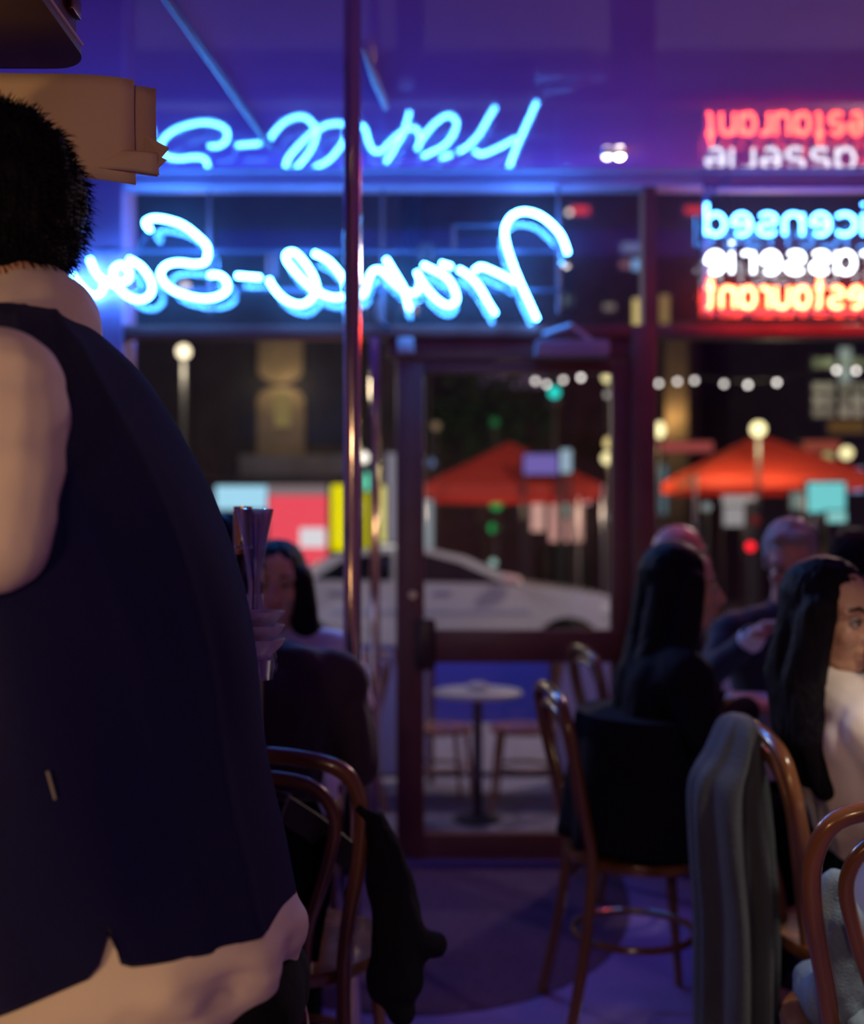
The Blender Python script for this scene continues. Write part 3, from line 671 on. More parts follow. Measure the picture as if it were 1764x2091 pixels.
        blob('hair', g, .006, M[hairmat], t, 5, .0022, (60, 60, 4), seed=3)
    elif hair == 'short':
        hel(-.026, 0, .046, .098, .087, .090); hel(-.045, 0, -.005, .072, .084, .075); g.cap(HL(.055, -.035, .100), .022, HL(.050, .035, .104), .022)
        for y_ in (-1, 1): g.cap(HL(.012, y_ * .076, .02), .012, HL(.010, y_ * .074, -.02), .008)
        blob('hair', g, .006, M[hairmat], t, 2, .006, (40, 40, 30), seed=5)
    elif hair == 'bald':
        for y_ in (-1, 1): g.cap(HL(-.02, y_ * .074, .01), .014, HL(-.085, y_ * .045, .0), .018); g.cap(HL(-.03, y_ * .070, -.02), .012, HL(-.085, y_ * .040, -.035), .016)
        g.cap(HL(-.088, -.04, -.01), .018, HL(-.088, .04, -.01), .018)
        blob('hair', g, .006, M[hairmat], t, 2, .002, (40, 40, 30), seed=5)
    return t, HL, Rm, WR, EL
yw = lambda d: math.radians(d)
def sit(label, chair_label, x, y, yaw, *a, back=.055, **k):
    if chair_label: seat_under(chair_label, x, y, yaw, back)
    return person(label, x, y, yaw, *a, **k)
sit('person with very long dark hair in a long black coat, seated by the door', 'dark bentwood chair under the long-haired person in black by the door', X(1346, 2.95), 2.97, yw(5), 'blackcoat', 'black', 'skin', 'long', height=1.285, hyaw=yw(-15), lean=0.05, coatlen=0.50, sh=0.175,
   arms=[((.05, .235, .82), (.22, .09, .87)), ((.05, -.235, .82), (.22, -.09, .87))])
bl = sit('person in an ivory blouse with long dark hair, seated at the white tablecloth', 'bentwood chair under the person in the ivory blouse, a charcoal coat over its back', 0.998, 2.31, yw(0), 'blouse', 'black', 'skin3', 'long', height=1.245, hyaw=yw(-56), hpitch=yw(4), lean=-0.090, voxel=.0055, lip='lip', fold=.007, puffy=.014, sh=0.16, hem='crop',
   arms=[((.04, .235, .79), (.28, .12, .83)), ((.0, -.225, .77), (.26, -.10, .82))])
sit('bald person in a dark jacket seated next to the window', 'bentwood chair under the bald person next to the window', X(1346, 4.10), 4.10, yw(8), 'suit', 'black', 'skin2', 'bald', height=1.375, lean=0.06, hyaw=yw(-8), hairmat='greyhair', sh=0.16,
   arms=[((.06, .19, .80), (.24, .07, .84)), ((.06, -.165, .80), (.24, -.03, .84))])
gm = sit('grey-haired person in glasses and dark suit with one hand raised', 'bentwood chair under the grey-haired person in glasses', X(1600, 3.60), 3.62, yw(-90), 'suit', 'black', 'skin2', 'short', hairmat='greyhair', height=1.365, hpitch=yw(22), hyaw=yw(-19), lean=0.06, back=.03, glasses=True, voxel=.006,
   arms=[((.05, .245, .82), (.27, .15, .865)), ((.12, -.26, .87), (.27, -.17, .99))])
G().cap(gm[4][1].lerp(gm[3][1], .90), .043, gm[4][1].lerp(gm[3][1], .96), .038).obj('shirt_cuff', M['whitetop'], gm[0])
sit('dark-haired person in a dark suit facing away beside the window', 'bentwood chair under the dark-haired person facing away beside the window', X(1757, 4.15), 4.15, yw(0), 'suit', 'black', 'skin', 'short', height=1.345, lean=0.0, hyaw=yw(20), sh=0.165)
sit('person in a dark plum jacket seen from behind on the near bentwood chair', None, -0.405, 2.34, yw(93), 'plumjacket', 'black', 'skin', 'short', height=1.35, lean=0.06, sh=0.195, fold=.008, face=False, headlat=.055,
   arms=[((.06, .255, .80), (.30, .15, .865)), ((.04, -.245, .80), (.28, -.10, .865))])
sit('person with dark hair and pink-lit face in a pale top facing the plum jacket', 'bentwood chair under the person in the pale top facing the plum jacket', X(574, 3.36), 3.42, yw(-92), 'whitetop', 'black', 'skin', 'bob', height=1.29, hpitch=yw(6), hyaw=yw(4), lean=0.08, voxel=.006)

# ------------------------------------------------------------------ the waiter
DW = 1.20
wt = thing('person', 'waiter in a dark navy vest over a cream shirt, standing sideways', 'person', (X(210, DW), DW, 0)); wo = wt.location.copy()
S_W = FPX / DW
def wz(py): return Z(py, DW)
rows = [(640, 30, 128, .050), (652, -20, 178, .085), (672, -60, 218, .12), (705, -95, 262, .155), (745, -122, 303, .175), (800, -150, 341, .19), (900, -170, 397, .20), (1000, -175, 446, .205), (1100, -170, 483, .20), (1200, -160, 509, .19),
        (1300, -150, 527, .18), (1400, -140, 540, .175), (1500, -135, 550, .175), (1600, -130, 566, .18), (1720, -125, 592, .188), (1790, -125, 604, .19), (1842, -125, 614, .19)]
sl = 0.335
def interp(rows_, step=3):
    pts = spline([Vector((r[1], r[2], r[3])) for r in rows_], step); ys = spline([Vector((r[0], 0, 0)) for r in rows_], step)
    return [(ys[i].x, pts[i].x, pts[i].y, pts[i].z) for i in range(len(pts))]
def loft(rs, n, dz=None, wob=None, grow=0.0):
    v = []; f = []
    for j, (py, l, r, b) in enumerate(rs):
        x0, x1 = X(l, DW), X(r, DW); xc = (x0 + x1) / 2; s_ = abs(xc) / DW
        a = math.sqrt(max((x1 - xc) ** 2 - (b * s_) ** 2, .0004)) + grow
        for i in range(n):
            th = 2 * math.pi * i / n; c, s2 = math.cos(th), math.sin(th)
            ex = 0.9
            p = Vector((xc + a * math.copysign(abs(c) ** ex, c), DW + (b + grow) * math.copysign(abs(s2) ** ex, s2), wz(py)))
            if dz: p.z += dz(p, py, th)
            if wob: p += Vector((c, s2, 0)) * wob(p, py, th)
            v.append(p)
    for j in range(len(rs) - 1):
        for i in range(n): f.append([j * n + i, j * n + (i + 1) % n, (j + 1) * n + (i + 1) % n, (j + 1) * n + i])
    f.append(list(range(n)))
    return v, f
def hemdz(p, py, th):
    k = max(0.0, min(1.0, (py - 1500) / 340.0)); k = k * k * (3 - 2 * k)
    d = -.43 * max(0.0, -.30 - p.x) * k
    if py > 1780 and p.y < DW:
        px = CX + p.x * FPX / p.y
        q = max(0, 1 - abs(px - 222) / 26.0); d += q * 0.045 * (py - 1780) / 62
    return d
def vestwob(p, py, th):
    return 0.0035 * noise.noise(Vector((p.x * 9, p.y * 9, p.z * 5))) + 0.0016 * math.sin(th * 9 + p.z * 14) + 0.006 * math.exp(-((th - 2 * math.pi + .62 + .25 * (p.z - 1.2)) / .07) ** 2) + 0.004 * math.exp(-((th - 2 * math.pi + 1.05 + .5 * (p.z - 1.2)) / .05) ** 2)
v, f = loft(interp(rows, 4), 128, hemdz, vestwob)
vest = G().add(v, f).obj('vest', M['navy'], wt, wo); vest.modifiers.new('s', 'SOLIDIFY').thickness = 0.004
vest['label'] = 'dark navy woollen vest'
# shirt tail
tr = [(1700, -110, 585, .180), (1800, -118, 602, .186), (1845, -122, 622, .195), (1880, -125, 634, .205), (1925, -125, 632, .205), (1965, -122, 618, .20), (2005, -120, 612, .200), (2035, -118, 600, .195), (2055, -112, 580, .180), (2060, -100, 550, .165)]
def taildz(p, py, th):
    k = max(0.0, min(1.0, (py - 1500) / 300.0)); d = -.43 * max(0.0, -.25 - p.x) * k
    q = max(0.0, min(1.0, (p.x + .26) / .08)); q = q * q * (3 - 2 * q)
    return d + .045 * q * max(0.0, -math.sin(th)) * max(0.0, min(1.0, (py - 1880) / 120.0))
def tailwob(p, py, th):
    k = max(0, min(1, (py - 1840) / 60)) * max(.15, min(1, (2060 - py) / 110)); return k * (0.006 * math.sin(th * 11 + p.z * 30) + 0.010 * noise.noise(Vector((p.x * 14, p.y * 14, p.z * 18))) + 0.007 * noise.noise(Vector((p.x * 30, p.y * 10, p.z * 40))))
v, f = loft(interp(tr, 4), 160, taildz, tailwob, -0.003)
o = G().add(v, f).obj('shirt_tail', M['shirt'], wt, wo); o['label'] = 'cream shirt tail hanging below the vest'
# body: head, neck, torso core, arms, legs
hcw = P(-84, 432, DW); Rw = Euler((0, yw(10), yw(176))).to_matrix()
SHn, ELn = P(4, 812, 1.02), P(-14, 1088, 1.0); WRn = P(-330, 1010, 0.98)
SHf, ELf, WRf = P(0, 820, 1.36), P(-60, 1120, 1.4), P(-380, 1030, 1.3)
g = G(); L = head_prims(g, hcw, Rw, 1.05)
g.cap(hcw + Rw @ Vector((-.03, 0, -.07)), .060, P(62, 665, DW), .062)
pelw = Vector((X(230, DW), DW, .92)); chw = Vector((X(120, DW), DW, 1.36))
g.cap(pelw, .13, chw, .13).cap(chw + Vector((0, -.05, .05)), .09, chw + Vector((0, .05, .05)), .09)
g.cap(chw, .08, SHn + Vector((0, .02, 0)), .05).cap(chw, .08, SHf, .05)
for a_, b_, c_ in ((SHn, ELn, WRn), (SHf, ELf, WRf)):
    g.cap(a_, .048, b_, .040).cap(b_, .038, c_, .028); hand(g, c_, c_ - b_, Vector((0, 0, 1)), .6)
LG = [(pelw + Vector((.03, s_ * .07, -.06)), Vector((pelw.x + .01, DW + s_ * .10, .50)), Vector((pelw.x + .02 + .03 * s_, DW + s_ * .10, .09))) for s_ in (-1, 1)]
for a_, b_, c_ in LG: g.cap(a_, .085, b_, .058).cap(b_, .056, c_, .038).cap(c_, .036, Vector((c_.x - .14, c_.y, .035)), .03)
blob('body', g, .0065, M['skin'], wt, 3, org=wo)
def Lw(x_, y_, z_): return hcw + Rw @ (Vector((x_, y_, z_)) * 1.05) - wo
face_bits(Lw, Rw, wt, M['lip2'])
# shirt sleeves and collar
g = G()
for a_, b_, c_ in ((SHn, ELn, WRn), (SHf, ELf, WRf)):
    g.cap(a_, .064, a_.lerp(b_, .5), .066).cap(a_.lerp(b_, .5), .066, b_, .058).cap(b_, .057, b_.lerp(c_, .9), .036)
g.cap(P(58, 668, DW), .070, P(52, 640, DW), .066).cap(P(58, 690, DW), .085, P(0, 830, 1.08), .06)
blob('shirt', g, .006, M['shirt'], wt, 3, .0045, (7, 7, 14), seed=2, org=wo)['label'] = 'cream cotton shirt sleeves and collar'
g = G()
for a_, b_, c_ in LG: g.cap(a_, .092, b_, .075).cap(b_, .074, c_ + Vector((0, 0, .03)), .060)
g.ell(pelw + Vector((.04, 0, -.09)), (.15, .15, .11))
g.cap(Vector((X(470, DW), DW - .05, .79)), .085, Vector((X(470, DW), DW + .05, .79)), .085)
blob('trousers', g, .009, M['black'], wt, 3, .004, org=wo)
for a_, b_, c_ in LG:
    blob('shoe', G().cap(c_ + Vector((.02, 0, -.045)), .045, c_ + Vector((-.16, 0, -.055)), .034), .008, M['leather'], wt, 2, org=wo)
G().tube(spline([P(604, 1985, 1.23), P(612, 2025, 1.23), P(624, 2060, 1.23), P(629, 2100, 1.23), P(628, 2200, 1.24)], 5), 0.0016, 6).obj('key_cord', M['shirt'], wt, wo)
G().tube([P(97, 1575, DW - .183), P(113, 1632, DW - .183)], 0.0016, 6).obj('vest_pin', mat('pale_pin', (0.22, 0.2, 0.18), 0.5), wt, wo)
# hair: cap plus short strands
g = G()
def HW(x_, y_, z_): return hcw + Rw @ (Vector((x_, y_, z_)) * 1.05)
def helw(x_, y_, z_, a, b, c):
    n0 = len(g.v); g.ell((0, 0, 0), (a, b, c), None, 18)
    for i in range(n0, len(g.v)): g.v[i] = HW(x_, y_, z_) + Rw @ g.v[i]
g.ell(P(-26, 412, DW), (.106, .096, .112), None, 20); g.ell(P(-20, 500, DW), (.080, .085, .070), None, 20)
hm = blob('hair', g, .006, M['hair'], wt, 3, .006, (30, 30, 26), seed=9, org=wo)
random.seed(3); sg_ = G(); vs_ = hm.data.vertices; up = Vector((0, 0, 1))
for q in random.sample(range(len(vs_)), min(5200, len(vs_))):
    p = vs_[q].co; n = vs_[q].normal
    d = (n * 0.9 + up * random.uniform(-.7, .25) + Vector((random.uniform(-.3, .6), random.uniform(-.6, .6), 0))).normalized()
    L_ = random.uniform(.007, .018); s1 = d.orthogonal().normalized(); s2_ = d.cross(s1); w_ = .0008
    mid = p + d * L_ * .55 - up * .001; tip = p + d * L_ - up * L_ * .25
    sg_.add([p + s1 * w_, p - s1 * .5 * w_ + s2_ * .86 * w_, p - s1 * .5 * w_ - s2_ * .86 * w_, mid + s1 * w_ * .7, mid - s1 * .35 * w_ + s2_ * .6 * w_, mid - s1 * .35 * w_ - s2_ * .6 * w_, tip],
            [[0, 1, 4, 3], [1, 2, 5, 4], [2, 0, 3, 5], [3, 4, 6], [4, 5, 6], [5, 3, 6]])
o = sg_.obj('hair_strands', M['hair'], wt, fix=False); o['kind'] = 'stuff'; o['label'] = 'short tousled black hair strands'

# ------------------------------------------------------------------ coats and jackets on the chairs
def drape(name, label, cat, m, sections, yaw, org, nf=7, amp=.08, n=96, seed=0.0):
    """hanging folded cloth: sections = (z, cx, half width, half depth) in local axes"""
    t = thing(name, label, cat, org, yaw)
    pts = spline([Vector((s_[1], s_[2], s_[3])) for s_ in sections], 4); zs = spline([Vector((s_[0], 0, 0)) for s_ in sections], 4)
    v = []; f = []; Nn = len(pts)
    for j in range(Nn):
        w = j / (Nn - 1); c, a, b = pts[j]
        for i in range(n):
            th = 2 * math.pi * i / n
            fo = 1 + amp * (0.25 + w) * math.sin(nf * th + 1.7 * math.sin(2 * th + seed) + w * 1.2) + .05 * noise.noise(Vector((math.cos(th) * 3, math.sin(th) * 3, w * 4 + seed)))
            v.append((c + a * fo * math.cos(th), b * (1 + (fo - 1) * 2.0) * math.sin(th), zs[j].x))
    for j in range(Nn - 1):
        for i in range(n): f.append([j * n + i, j * n + (i + 1) % n, (j + 1) * n + (i + 1) % n, (j + 1) * n + i])
    f.append(list(range(n))); f.append([(Nn - 1) * n + i for i in range(n)][::-1])
    G().add(v, f).obj('cloth_body', m, t); return t
# charcoal coat over the back of the ivory blouse's chair (local x = depth axis of the picture's left-right)
drape('charcoal_coat', 'charcoal grey coat hanging over the bentwood chair behind the ivory blouse', 'coat', M['char'],
      [(.925, .012, .018, .05), (.905, .006, .030, .10), (.84, -.004, .050, .12), (.777, -.016, .072, .13), (.645, -.010, .078, .135), (.49, .0, .076, .135), (.30, .0, .074, .135), (.10, .0, .074, .135), (.06, .0, .068, .12)], 0.0, (0.658, 2.34, 0), 9, .13, seed=1.0)
# black coat on the near left chair with belt and buckle
bc = drape('black_coat', 'black coat with a loose belt and buckle hung inside the near bentwood chair back', 'coat', M['blackcoat'],
      [(.80, .0, .07, .010), (.76, .0, .09, .014), (.66, .0, .10, .016), (.56, .0, .085, .016), (.490, .0, .075, .014)], R(-7), (-0.300, 2.098, 0), 5, .10, seed=2.2)
bpy.context.view_layer.update()
g = G().cap(P(768, 1672, 2.0), .022, P(792, 1770, 2.0), .040).cap(P(792, 1770, 2.0), .040, P(812, 1900, 2.0), .052).cap(P(812, 1900, 2.0), .052, P(806, 2010, 2.0), .050).cap(P(826, 1935, 2.0), .040, P(876, 1932, 2.0), .028).cap(P(806, 2000, 2.0), .048, P(818, 2056, 2.0), .030).cap(P(735, 1655, 1.985), .012, P(772, 1680, 1.995), .020)
o = blob('hanging_hem', g, .008, M['blackcoat'], None, 3, .010, (14, 14, 8), seed=4); o.parent = bc; o.matrix_parent_inverse = bc.matrix_world.inverted()
def strap(pts, w, th, nrm):
    g = G(); pts = [Vector(p) for p in pts]; nrm = Vector(nrm)
    v = []; f = []
    for i, p in enumerate(pts):
        t_ = (pts[min(i + 1, len(pts) - 1)] - pts[max(i - 1, 0)]).normalized(); s_ = t_.cross(nrm).normalized()
        v += [p + s_ * w + nrm * th, p - s_ * w + nrm * th, p - s_ * w - nrm * th, p + s_ * w - nrm * th]
    for i in range(len(pts) - 1):
        for k in range(4): f.append([i * 4 + k, i * 4 + (k + 1) % 4, (i + 1) * 4 + (k + 1) % 4, (i + 1) * 4 + k])
    f.append([3, 2, 1, 0]); e = (len(pts) - 1) * 4; f.append([e, e + 1, e + 2, e + 3]); return g.add(v, f)
bpy.context.view_layer.update()
def under(o, par):
    o.parent = par; o.matrix_parent_inverse = par.matrix_world.inverted(); return o
DBk = 2.055
under(strap([P(575, 1648, DBk), P(640, 1690, DBk + .02), P(700, 1738, DBk + .05), P(745, 1775, DBk + .08)], .026, .002, (0, -1, 0)).obj('belt', M['leather'], smooth=False), bc)
under(G().tube([P(540, 1608, DBk - .01), P(592, 1622, DBk - .01), P(566, 1690, DBk - .01), P(518, 1672, DBk - .01)], .0028, 6, closed=True).obj('buckle', M['buckle']), bc)
# denim jacket on the front right chair
dj = thing('denim_jacket', 'washed blue denim jacket piled on the front bentwood chair seat', 'jacket', (0.795, 1.865, 0.473))
g = G().cap((-.125, -.07, .052), .046, (-.118, .03, .050), .044).cap((-.125, -.08, .06), .045, (-.118, -.085, .20), .038).cap((-.130, -.075, .20), .034, (-.120, -.07, .255), .028)
blob('cloth_body', g, .007, M['denim'], dj, 3, .007, (16, 16, 12), seed=6)
g = G().cap((-.105, -.08, .045), .026, (-.090, -.20, .030), .021).cap((-.090, -.20, .030), .021, (-.090, -.262, .0), .022).cap((-.090, -.262, .0), .022, (-.092, -.275, -.34), .030)
blob('sleeve', g, .007, M['denim'], dj, 3, .006, (16, 16, 12), seed=8)

# ================================================================== LAMPS OF THE ROOM, ONE ADDED AS FILL
def point(name, par, loc, w, col, r=0.05):
    l = bpy.data.lights.new(name, 'POINT'); l.energy = w; l.color = col; l.shadow_soft_size = r
    o = bpy.data.objects.new(name, l); COL.objects.link(o); o.parent = par; o.location = loc; return o
def pendant(label, x, y, z, w, col, r=0.06, spot=None):
    t = thing('pendant_lamp', label, 'lamp', (x, y, z))
    G().tube([(0, 0, 0.10), (0, 0, CZ - z)], .003, 6).obj('cord', M['iron'], t)
    pr = [(0.03, 0.10), (0.06, 0.09), (0.13, 0.0), (0.16, -0.05)]
    o = G().lathe(pr + [(r_ - .003, z_ - .003) for r_, z_ in pr[::-1]], n=28).obj('shade', M['iron'], t)
    G().ell((0, 0, 0.0), .032).obj('bulb', E(col, 4.0), t)
    if spot:
        l = bpy.data.lights.new('glow', 'SPOT'); l.energy = w; l.color = col; l.shadow_soft_size = r; l.spot_size = spot; l.spot_blend = .6
        o = bpy.data.objects.new('glow', l); COL.objects.link(o); o.parent = t; o.location = (0, 0, -.06)
    else: point('glow', t, (0, 0, -.07), w, col, r)
pendant('black pendant lamp over the white tablecloth', 1.05, 1.55, 1.95, WARM_R, (1.0, 0.86, 0.68), .07, R(95))
pendant('black fill pendant added unseen behind the viewer to brighten the room', -0.20, -1.0, 1.95, FILL, (1.0, 0.66, 0.38), .08)  # unseen fill lamp, added to lift the papers and door frames
ct = thing('bar_counter', 'dark wooden bar counter beside the waiter', 'counter', (-1.2, -0.3, 0))
G().box((-.35, -1.2, 0), (.35, .7, 1.0), .01).obj('body', M['wood_dk'], ct); G().box((-.38, -1.25, 1.0), (.38, .75, 1.04), .01).obj('top', M['maroon'], ct)
tl = thing('table_lamp', 'small warm table lamp on the bar counter', 'lamp', (-.95, .05, 1.04))
G().lathe([(0.06, 0), (0.06, .01), (.012, .03), (.010, .16)], n=20).obj('base', M['chrome'], tl)
G().lathe([(0.085, .13), (0.06, .27), (0.058, .27), (0.083, .13)], n=24).obj('shade', mat('linen_shade', (.8, .6, .4), .8), tl)
point('glow', tl, (.10, 0, .10), WARM_L, (1.0, .60, .27), .05)

# ================================================================== OUTSIDE
FZ, SZ = -0.10, -0.17
struct(G().box((-30, D2 + 0.05, FZ - .3), (30, 8.9, FZ)).obj('floor_footpath', M['paving']))
struct(G().box((-60, 8.9, SZ - .3), (60, 16.0, SZ)).obj('floor_road', M['asphalt']))
struct(G().box((-60, 16.0, SZ - .3), (60, 60, FZ)).obj('floor_far_footpath', M['paving']))
# terrace screen
D3 = 6.30
ts = thing('terrace_screen', 'low canvas terrace screen with blue and white panels outside the door', 'screen', (X(960, D3), D3, FZ))
ztp = Z(1322, D3)
xs = [X(p, D3) for p in (380, 590, 735, 880, 1128, 1330, 1560, 1800, 2000)]
for i in range(len(xs) - 1):
    G().box((xs[i] + .02, D3 - .006, FZ + .05 + (.30 if i == 3 else 0)), (xs[i + 1] - .02, D3 + .006, ztp - .03), .003).obj('panel', M['bluecanvas'] if i in (1, 3, 6) else M['whitecanvas'], ts, ts.location)
for q in xs: G().box((q - .018, D3 - .018, FZ), (q + .018, D3 + .018, ztp), .004).obj('post', M['wood'], ts, ts.location)
G().box((xs[0], D3 - .02, ztp - .02), (xs[-1], D3 + .02, ztp + .015), .006).obj('top_rail', mat('screen_rail', (.25, .18, .4), .5), ts, ts.location)
tag(G().box((X(500, 6.5), 6.42, FZ), (X(1700, 6.5), 6.62, Z(1604, 6.5)), .02).obj('stone_plinth', M['kerb']), 'low grey stone plinth behind the terrace screen', 'plinth')
# cafe table and chairs
DT = 5.45
ot = thing('cafe_table', 'small round pale cafe table on the footpath outside the door', 'table', (X(975, DT), DT, FZ))
zt = Z(1410, DT) - FZ
G().lathe([(.0, zt - .022), (.222, zt - .022), (.228, zt - .011), (.222, zt), (0, zt)], n=36).obj('tabletop', M['tabletop'], ot)
G().lathe([(.12, 0), (.12, .012), (.026, .035), (.024, zt - .02)], n=20).obj('pedestal', M['iron'], ot)
q = G().lathe([(0, 0), (.045, 0), (.06, .012), (.055, .028), (.03, .04), (0, .042)], n=20).obj('ashtray', M['china']); q.location = (X(975, DT), DT + .02, FZ + zt); tag(q, 'small white dish on the cafe table outside', 'dish')
oc = chair_proto('cafe_chair', 'pale wooden cafe chair left of the outdoor table', M['wood_pale']); oc.location = (X(898, DT + .27), DT + .27, FZ); oc.rotation_euler.z = R(-78); oc.scale = (.86, .86, .92)
oc['label'] = 'wooden cafe chair on the hinge side of the outdoor table, facing the other chair'
for c_ in oc.children:
    if c_.name.startswith('seat_panel'): c_.data.materials[0] = M['cane']
o2 = copy_tree(oc); o2.location = (X(1066, DT + .27), DT + .27, FZ); o2.rotation_euler.z = R(80); o2['label'] = 'wooden cafe chair on the push-rail end side of the outdoor table, near the white canvas'
o3 = copy_tree(oc); o3.location = (X(690, DT + .1), DT + .1, FZ); o3.rotation_euler.z = R(60); o3['label'] = 'wooden cafe chair standing alone by the blue canvas, behind the slim mullion'
# car
DC = 11.0; kx = DC / FPX
car = thing('car', 'silver sedan parked along the kerb outside', 'car', (X(860, DC), DC + .88, SZ)); cl = car.location
body = [(-2.55, .30), (-2.58, .55), (-2.50, .80), (-2.30, .885), (-1.45, .93), (-.2, .90), (.95, .875), (1.35, .83), (1.80, .765), (2.05, .69), (2.13, .52), (2.12, .28), (2.05, .16), (1.78, .14)]
wc = [(1.39, .33), (-1.33, .33)]
def archp(cx): return [(cx + .375 * math.cos(math.radians(a)), SZ + .34 + .375 * math.sin(math.radians(a))) for a in range(-28, 209, 18)]
prof = [(x, z) for x, z in body] + archp(1.39) + [(-.95, .06)] + archp(-1.33)[0:] + [(-1.75, .16), (-2.45, .2)]
prof = [(x, z) for x, z in prof]
g = G().poly([(x, DC, z) for x, z in prof], (0, 1.76, 0))
o = g.obj('body', M['carpaint'], car, cl); bv = o.modifiers.new('b', 'BEVEL'); bv.width = .05; bv.segments = 3; bv.angle_limit = math.radians(40)
ro = [(-1.62, .90), (-1.05, 1.17), (-.65, 1.245), (-.05, 1.245), (.35, 1.16), (.98, .875)]
v = [(x, DC + (.02 if z < .95 else .20), z) for x, z in ro] + [(x, DC + 1.76 - (.02 if z < .95 else .20), z) for x, z in ro]; n = len(ro)
f = [list(range(n)), [i + n for i in range(n)][::-1]] + [[i, i + n, (i + 1) % n + n, (i + 1) % n] for i in range(n)]
o = G().add(v, f).obj('roof', M['carpaint'], car, cl); bv = o.modifiers.new('b', 'BEVEL'); bv.width = .03; bv.segments = 2
def sidewin(pts, nm):
    G().poly([(x, DC - .012 + .02 + .18 * max(0, min(1, (z - .90) / .27)) - .012, z) for x, z in pts], (0, .02, 0)).obj(nm, M['carglass'], car, cl, smooth=False)
sidewin([(-1.22, .93), (-.90, 1.14), (-.62, 1.19), (-.42, 1.19), (-.42, .915)], 'rear_window')
sidewin([(-.34, .915), (-.34, 1.19), (-.06, 1.19), (.28, 1.10), (.76, .885)], 'front_window')
G().add([(.42, DC + .24, 1.145), (1.0, DC + .10, .885), (1.0, DC + 1.66, .885), (.42, DC + 1.52, 1.145)], [[0, 1, 2, 3]]).obj('windscreen', M['carglass'], car, cl, smooth=False).location.z = .012
G().cap((.74, DC - .10, .935), .055, (.86, DC - .10, .925), .045).obj('side_mirror', mat('mirror_cap', (.75, .5, .48), .4), car, cl)
for x_ in (-1.05, .02): G().box((x_, DC - .018, .78), (x_ + .17, DC + .004, .81), .006).obj('door_handle', M['alloy'], car, cl)
G().box((-1.0, DC - .008, .58), (1.0, DC + .004, .62), .004).obj('side_moulding', mat('blue_grey_moulding', (.35, .36, .5), .4), car, cl)
G().box((1.72, DC - .01, .55), (2.05, DC + .1, .68), .03).obj('headlight', mat('headlamp_glass', (.7, .7, .7), .1), car, cl)
G().box((-2.56, DC - .01, .62), (-2.3, DC + .1, .80), .03).obj('tail_light', mat('tail_lens', (.4, .02, .02), .2), car, cl)
for wx in (1.39, -1.33):
    for dy in (0.02, 1.54):
        w_ = G().lathe([(.20, 0), (.30, 0), (.325, .03), (.325, .17), (.30, .2), (.2, .2)], (wx, DC + dy, SZ + .325), 28, axis='y').obj('wheel', M['rubber'], car, cl)
        G().lathe([(0, -.004), (.05, -.01), (.19, .0), (.20, .03)], (wx, DC + dy, SZ + .325), 20, axis='y').obj('hubcap', M['alloy'], w_, None)
for o in list(car.children):
    for h in o.children: h.data.transform(Matrix.Translation(-cl))
# market tents
def tent(label, pk, el, er, D, half):
    c = P(pk[0], pk[1], D); xl, xr = X(el[0], D), X(er, D); zl = Z(el[1], D); cx = (xl + xr) / 2
    t = thing('market_tent', label, 'tent', (cx, D, FZ))
    cs = [(xl, D - half), (xr, D - half), (xr, D + half), (xl, D + half)]
    for k in range(4):
        a_, b_ = cs[k], cs[(k + 1) % 4]
        G().add([(c.x, D, c.z), (a_[0], a_[1], zl + .18), (b_[0], b_[1], zl + .18)], [[0, 1, 2]]).obj('roof_panel', M['red'], t, t.location, smooth=False, fix=False)
        G().add([(a_[0], a_[1], zl + .18), (b_[0], b_[1], zl + .18), (b_[0], b_[1], zl), (a_[0], a_[1], zl)], [[0, 1, 2, 3]]).obj('valance', M['red'], t, t.location, smooth=False, fix=False)
        G().tube([(a_[0], a_[1], FZ), (a_[0], a_[1], zl + .18)], .025, 8).obj('leg', M['steel'], t, t.location)
    return t
tA = tent('red peaked market tent across the road, behind the silver sedan', (1040, 902), (865, 1022), 1205, 17.0, 1.3)
tB = tent('red peaked market tent across the road with a round lamp in front of its peak', (1548, 886), (1378, 1004), 1722, 17.4, 1.35)
# lamps on posts
def lamp(px, py, D, rpx, col, s, label, group='street globe lamps', light=0.0, squash=1.0):
    p = P(px, py, D); r = rpx * D / FPX
    t = thing('street_lamp', label, 'street lamp', (p.x, D, FZ), group=group)
    zc_ = p.z - FZ
    G().lathe([(.08, 0), (.08, .1), (.04, .2), (.03, max(.3, zc_ - r * squash))], n=12).obj('post', M['iron'], t)
    G().ell((0, 0, zc_), (r, r, r * squash), None, 16).obj('globe', E(col, s), t)
    if light: point('glow', t, (0, -.25, zc_ - r * squash - .15), light, col, .15)
    return t
YEL = (1.0, .86, .42); WHT = (1.0, .92, .80); TEAL = (.18, 1.0, .72)
lamp(375, 718, 14.5, 14, (1, .85, .55), 2.6, 'globe street lamp above the dark shopfront', light=STREET * .4)
lamp(1548, 876, 15.5, 15, YEL, 2.4, 'large yellow globe lamp before the second tent peak', light=STREET * .3)
lamp(1347, 878, 17.5, 11, YEL, 2.0, 'yellow globe lamp beside the post right of the door', squash=1.5)
lamp(1240, 806, 19.0, 6, WHT, .6, 'lowest pale lamp of the three stacked over the door glass')
lamp(1241, 770, 19.4, 12, YEL, 1.3, 'middle yellow lamp of the three stacked over the door glass')
lamp(1241, 738, 19.8, 9, (1, .7, .35), .6, 'top amber lamp of the three stacked over the door glass')
lamp(1245, 905, 18.2, 12, (1, .78, .3), 1.1, 'amber globe lamp beside the first tent', light=STREET * .3)
lamp(1240, 936, 17.8, 12, YEL, 1.6, 'yellow globe lamp below the amber one beside the first tent')
lamp(1728, 925, 18.5, 13, YEL, 1.6, 'yellow globe lamp over the cyan poster')
lamp(1690, 935, 19.0, 12, (.8, .8, .3), .5, 'dim yellow globe lamp by the second tent eave')
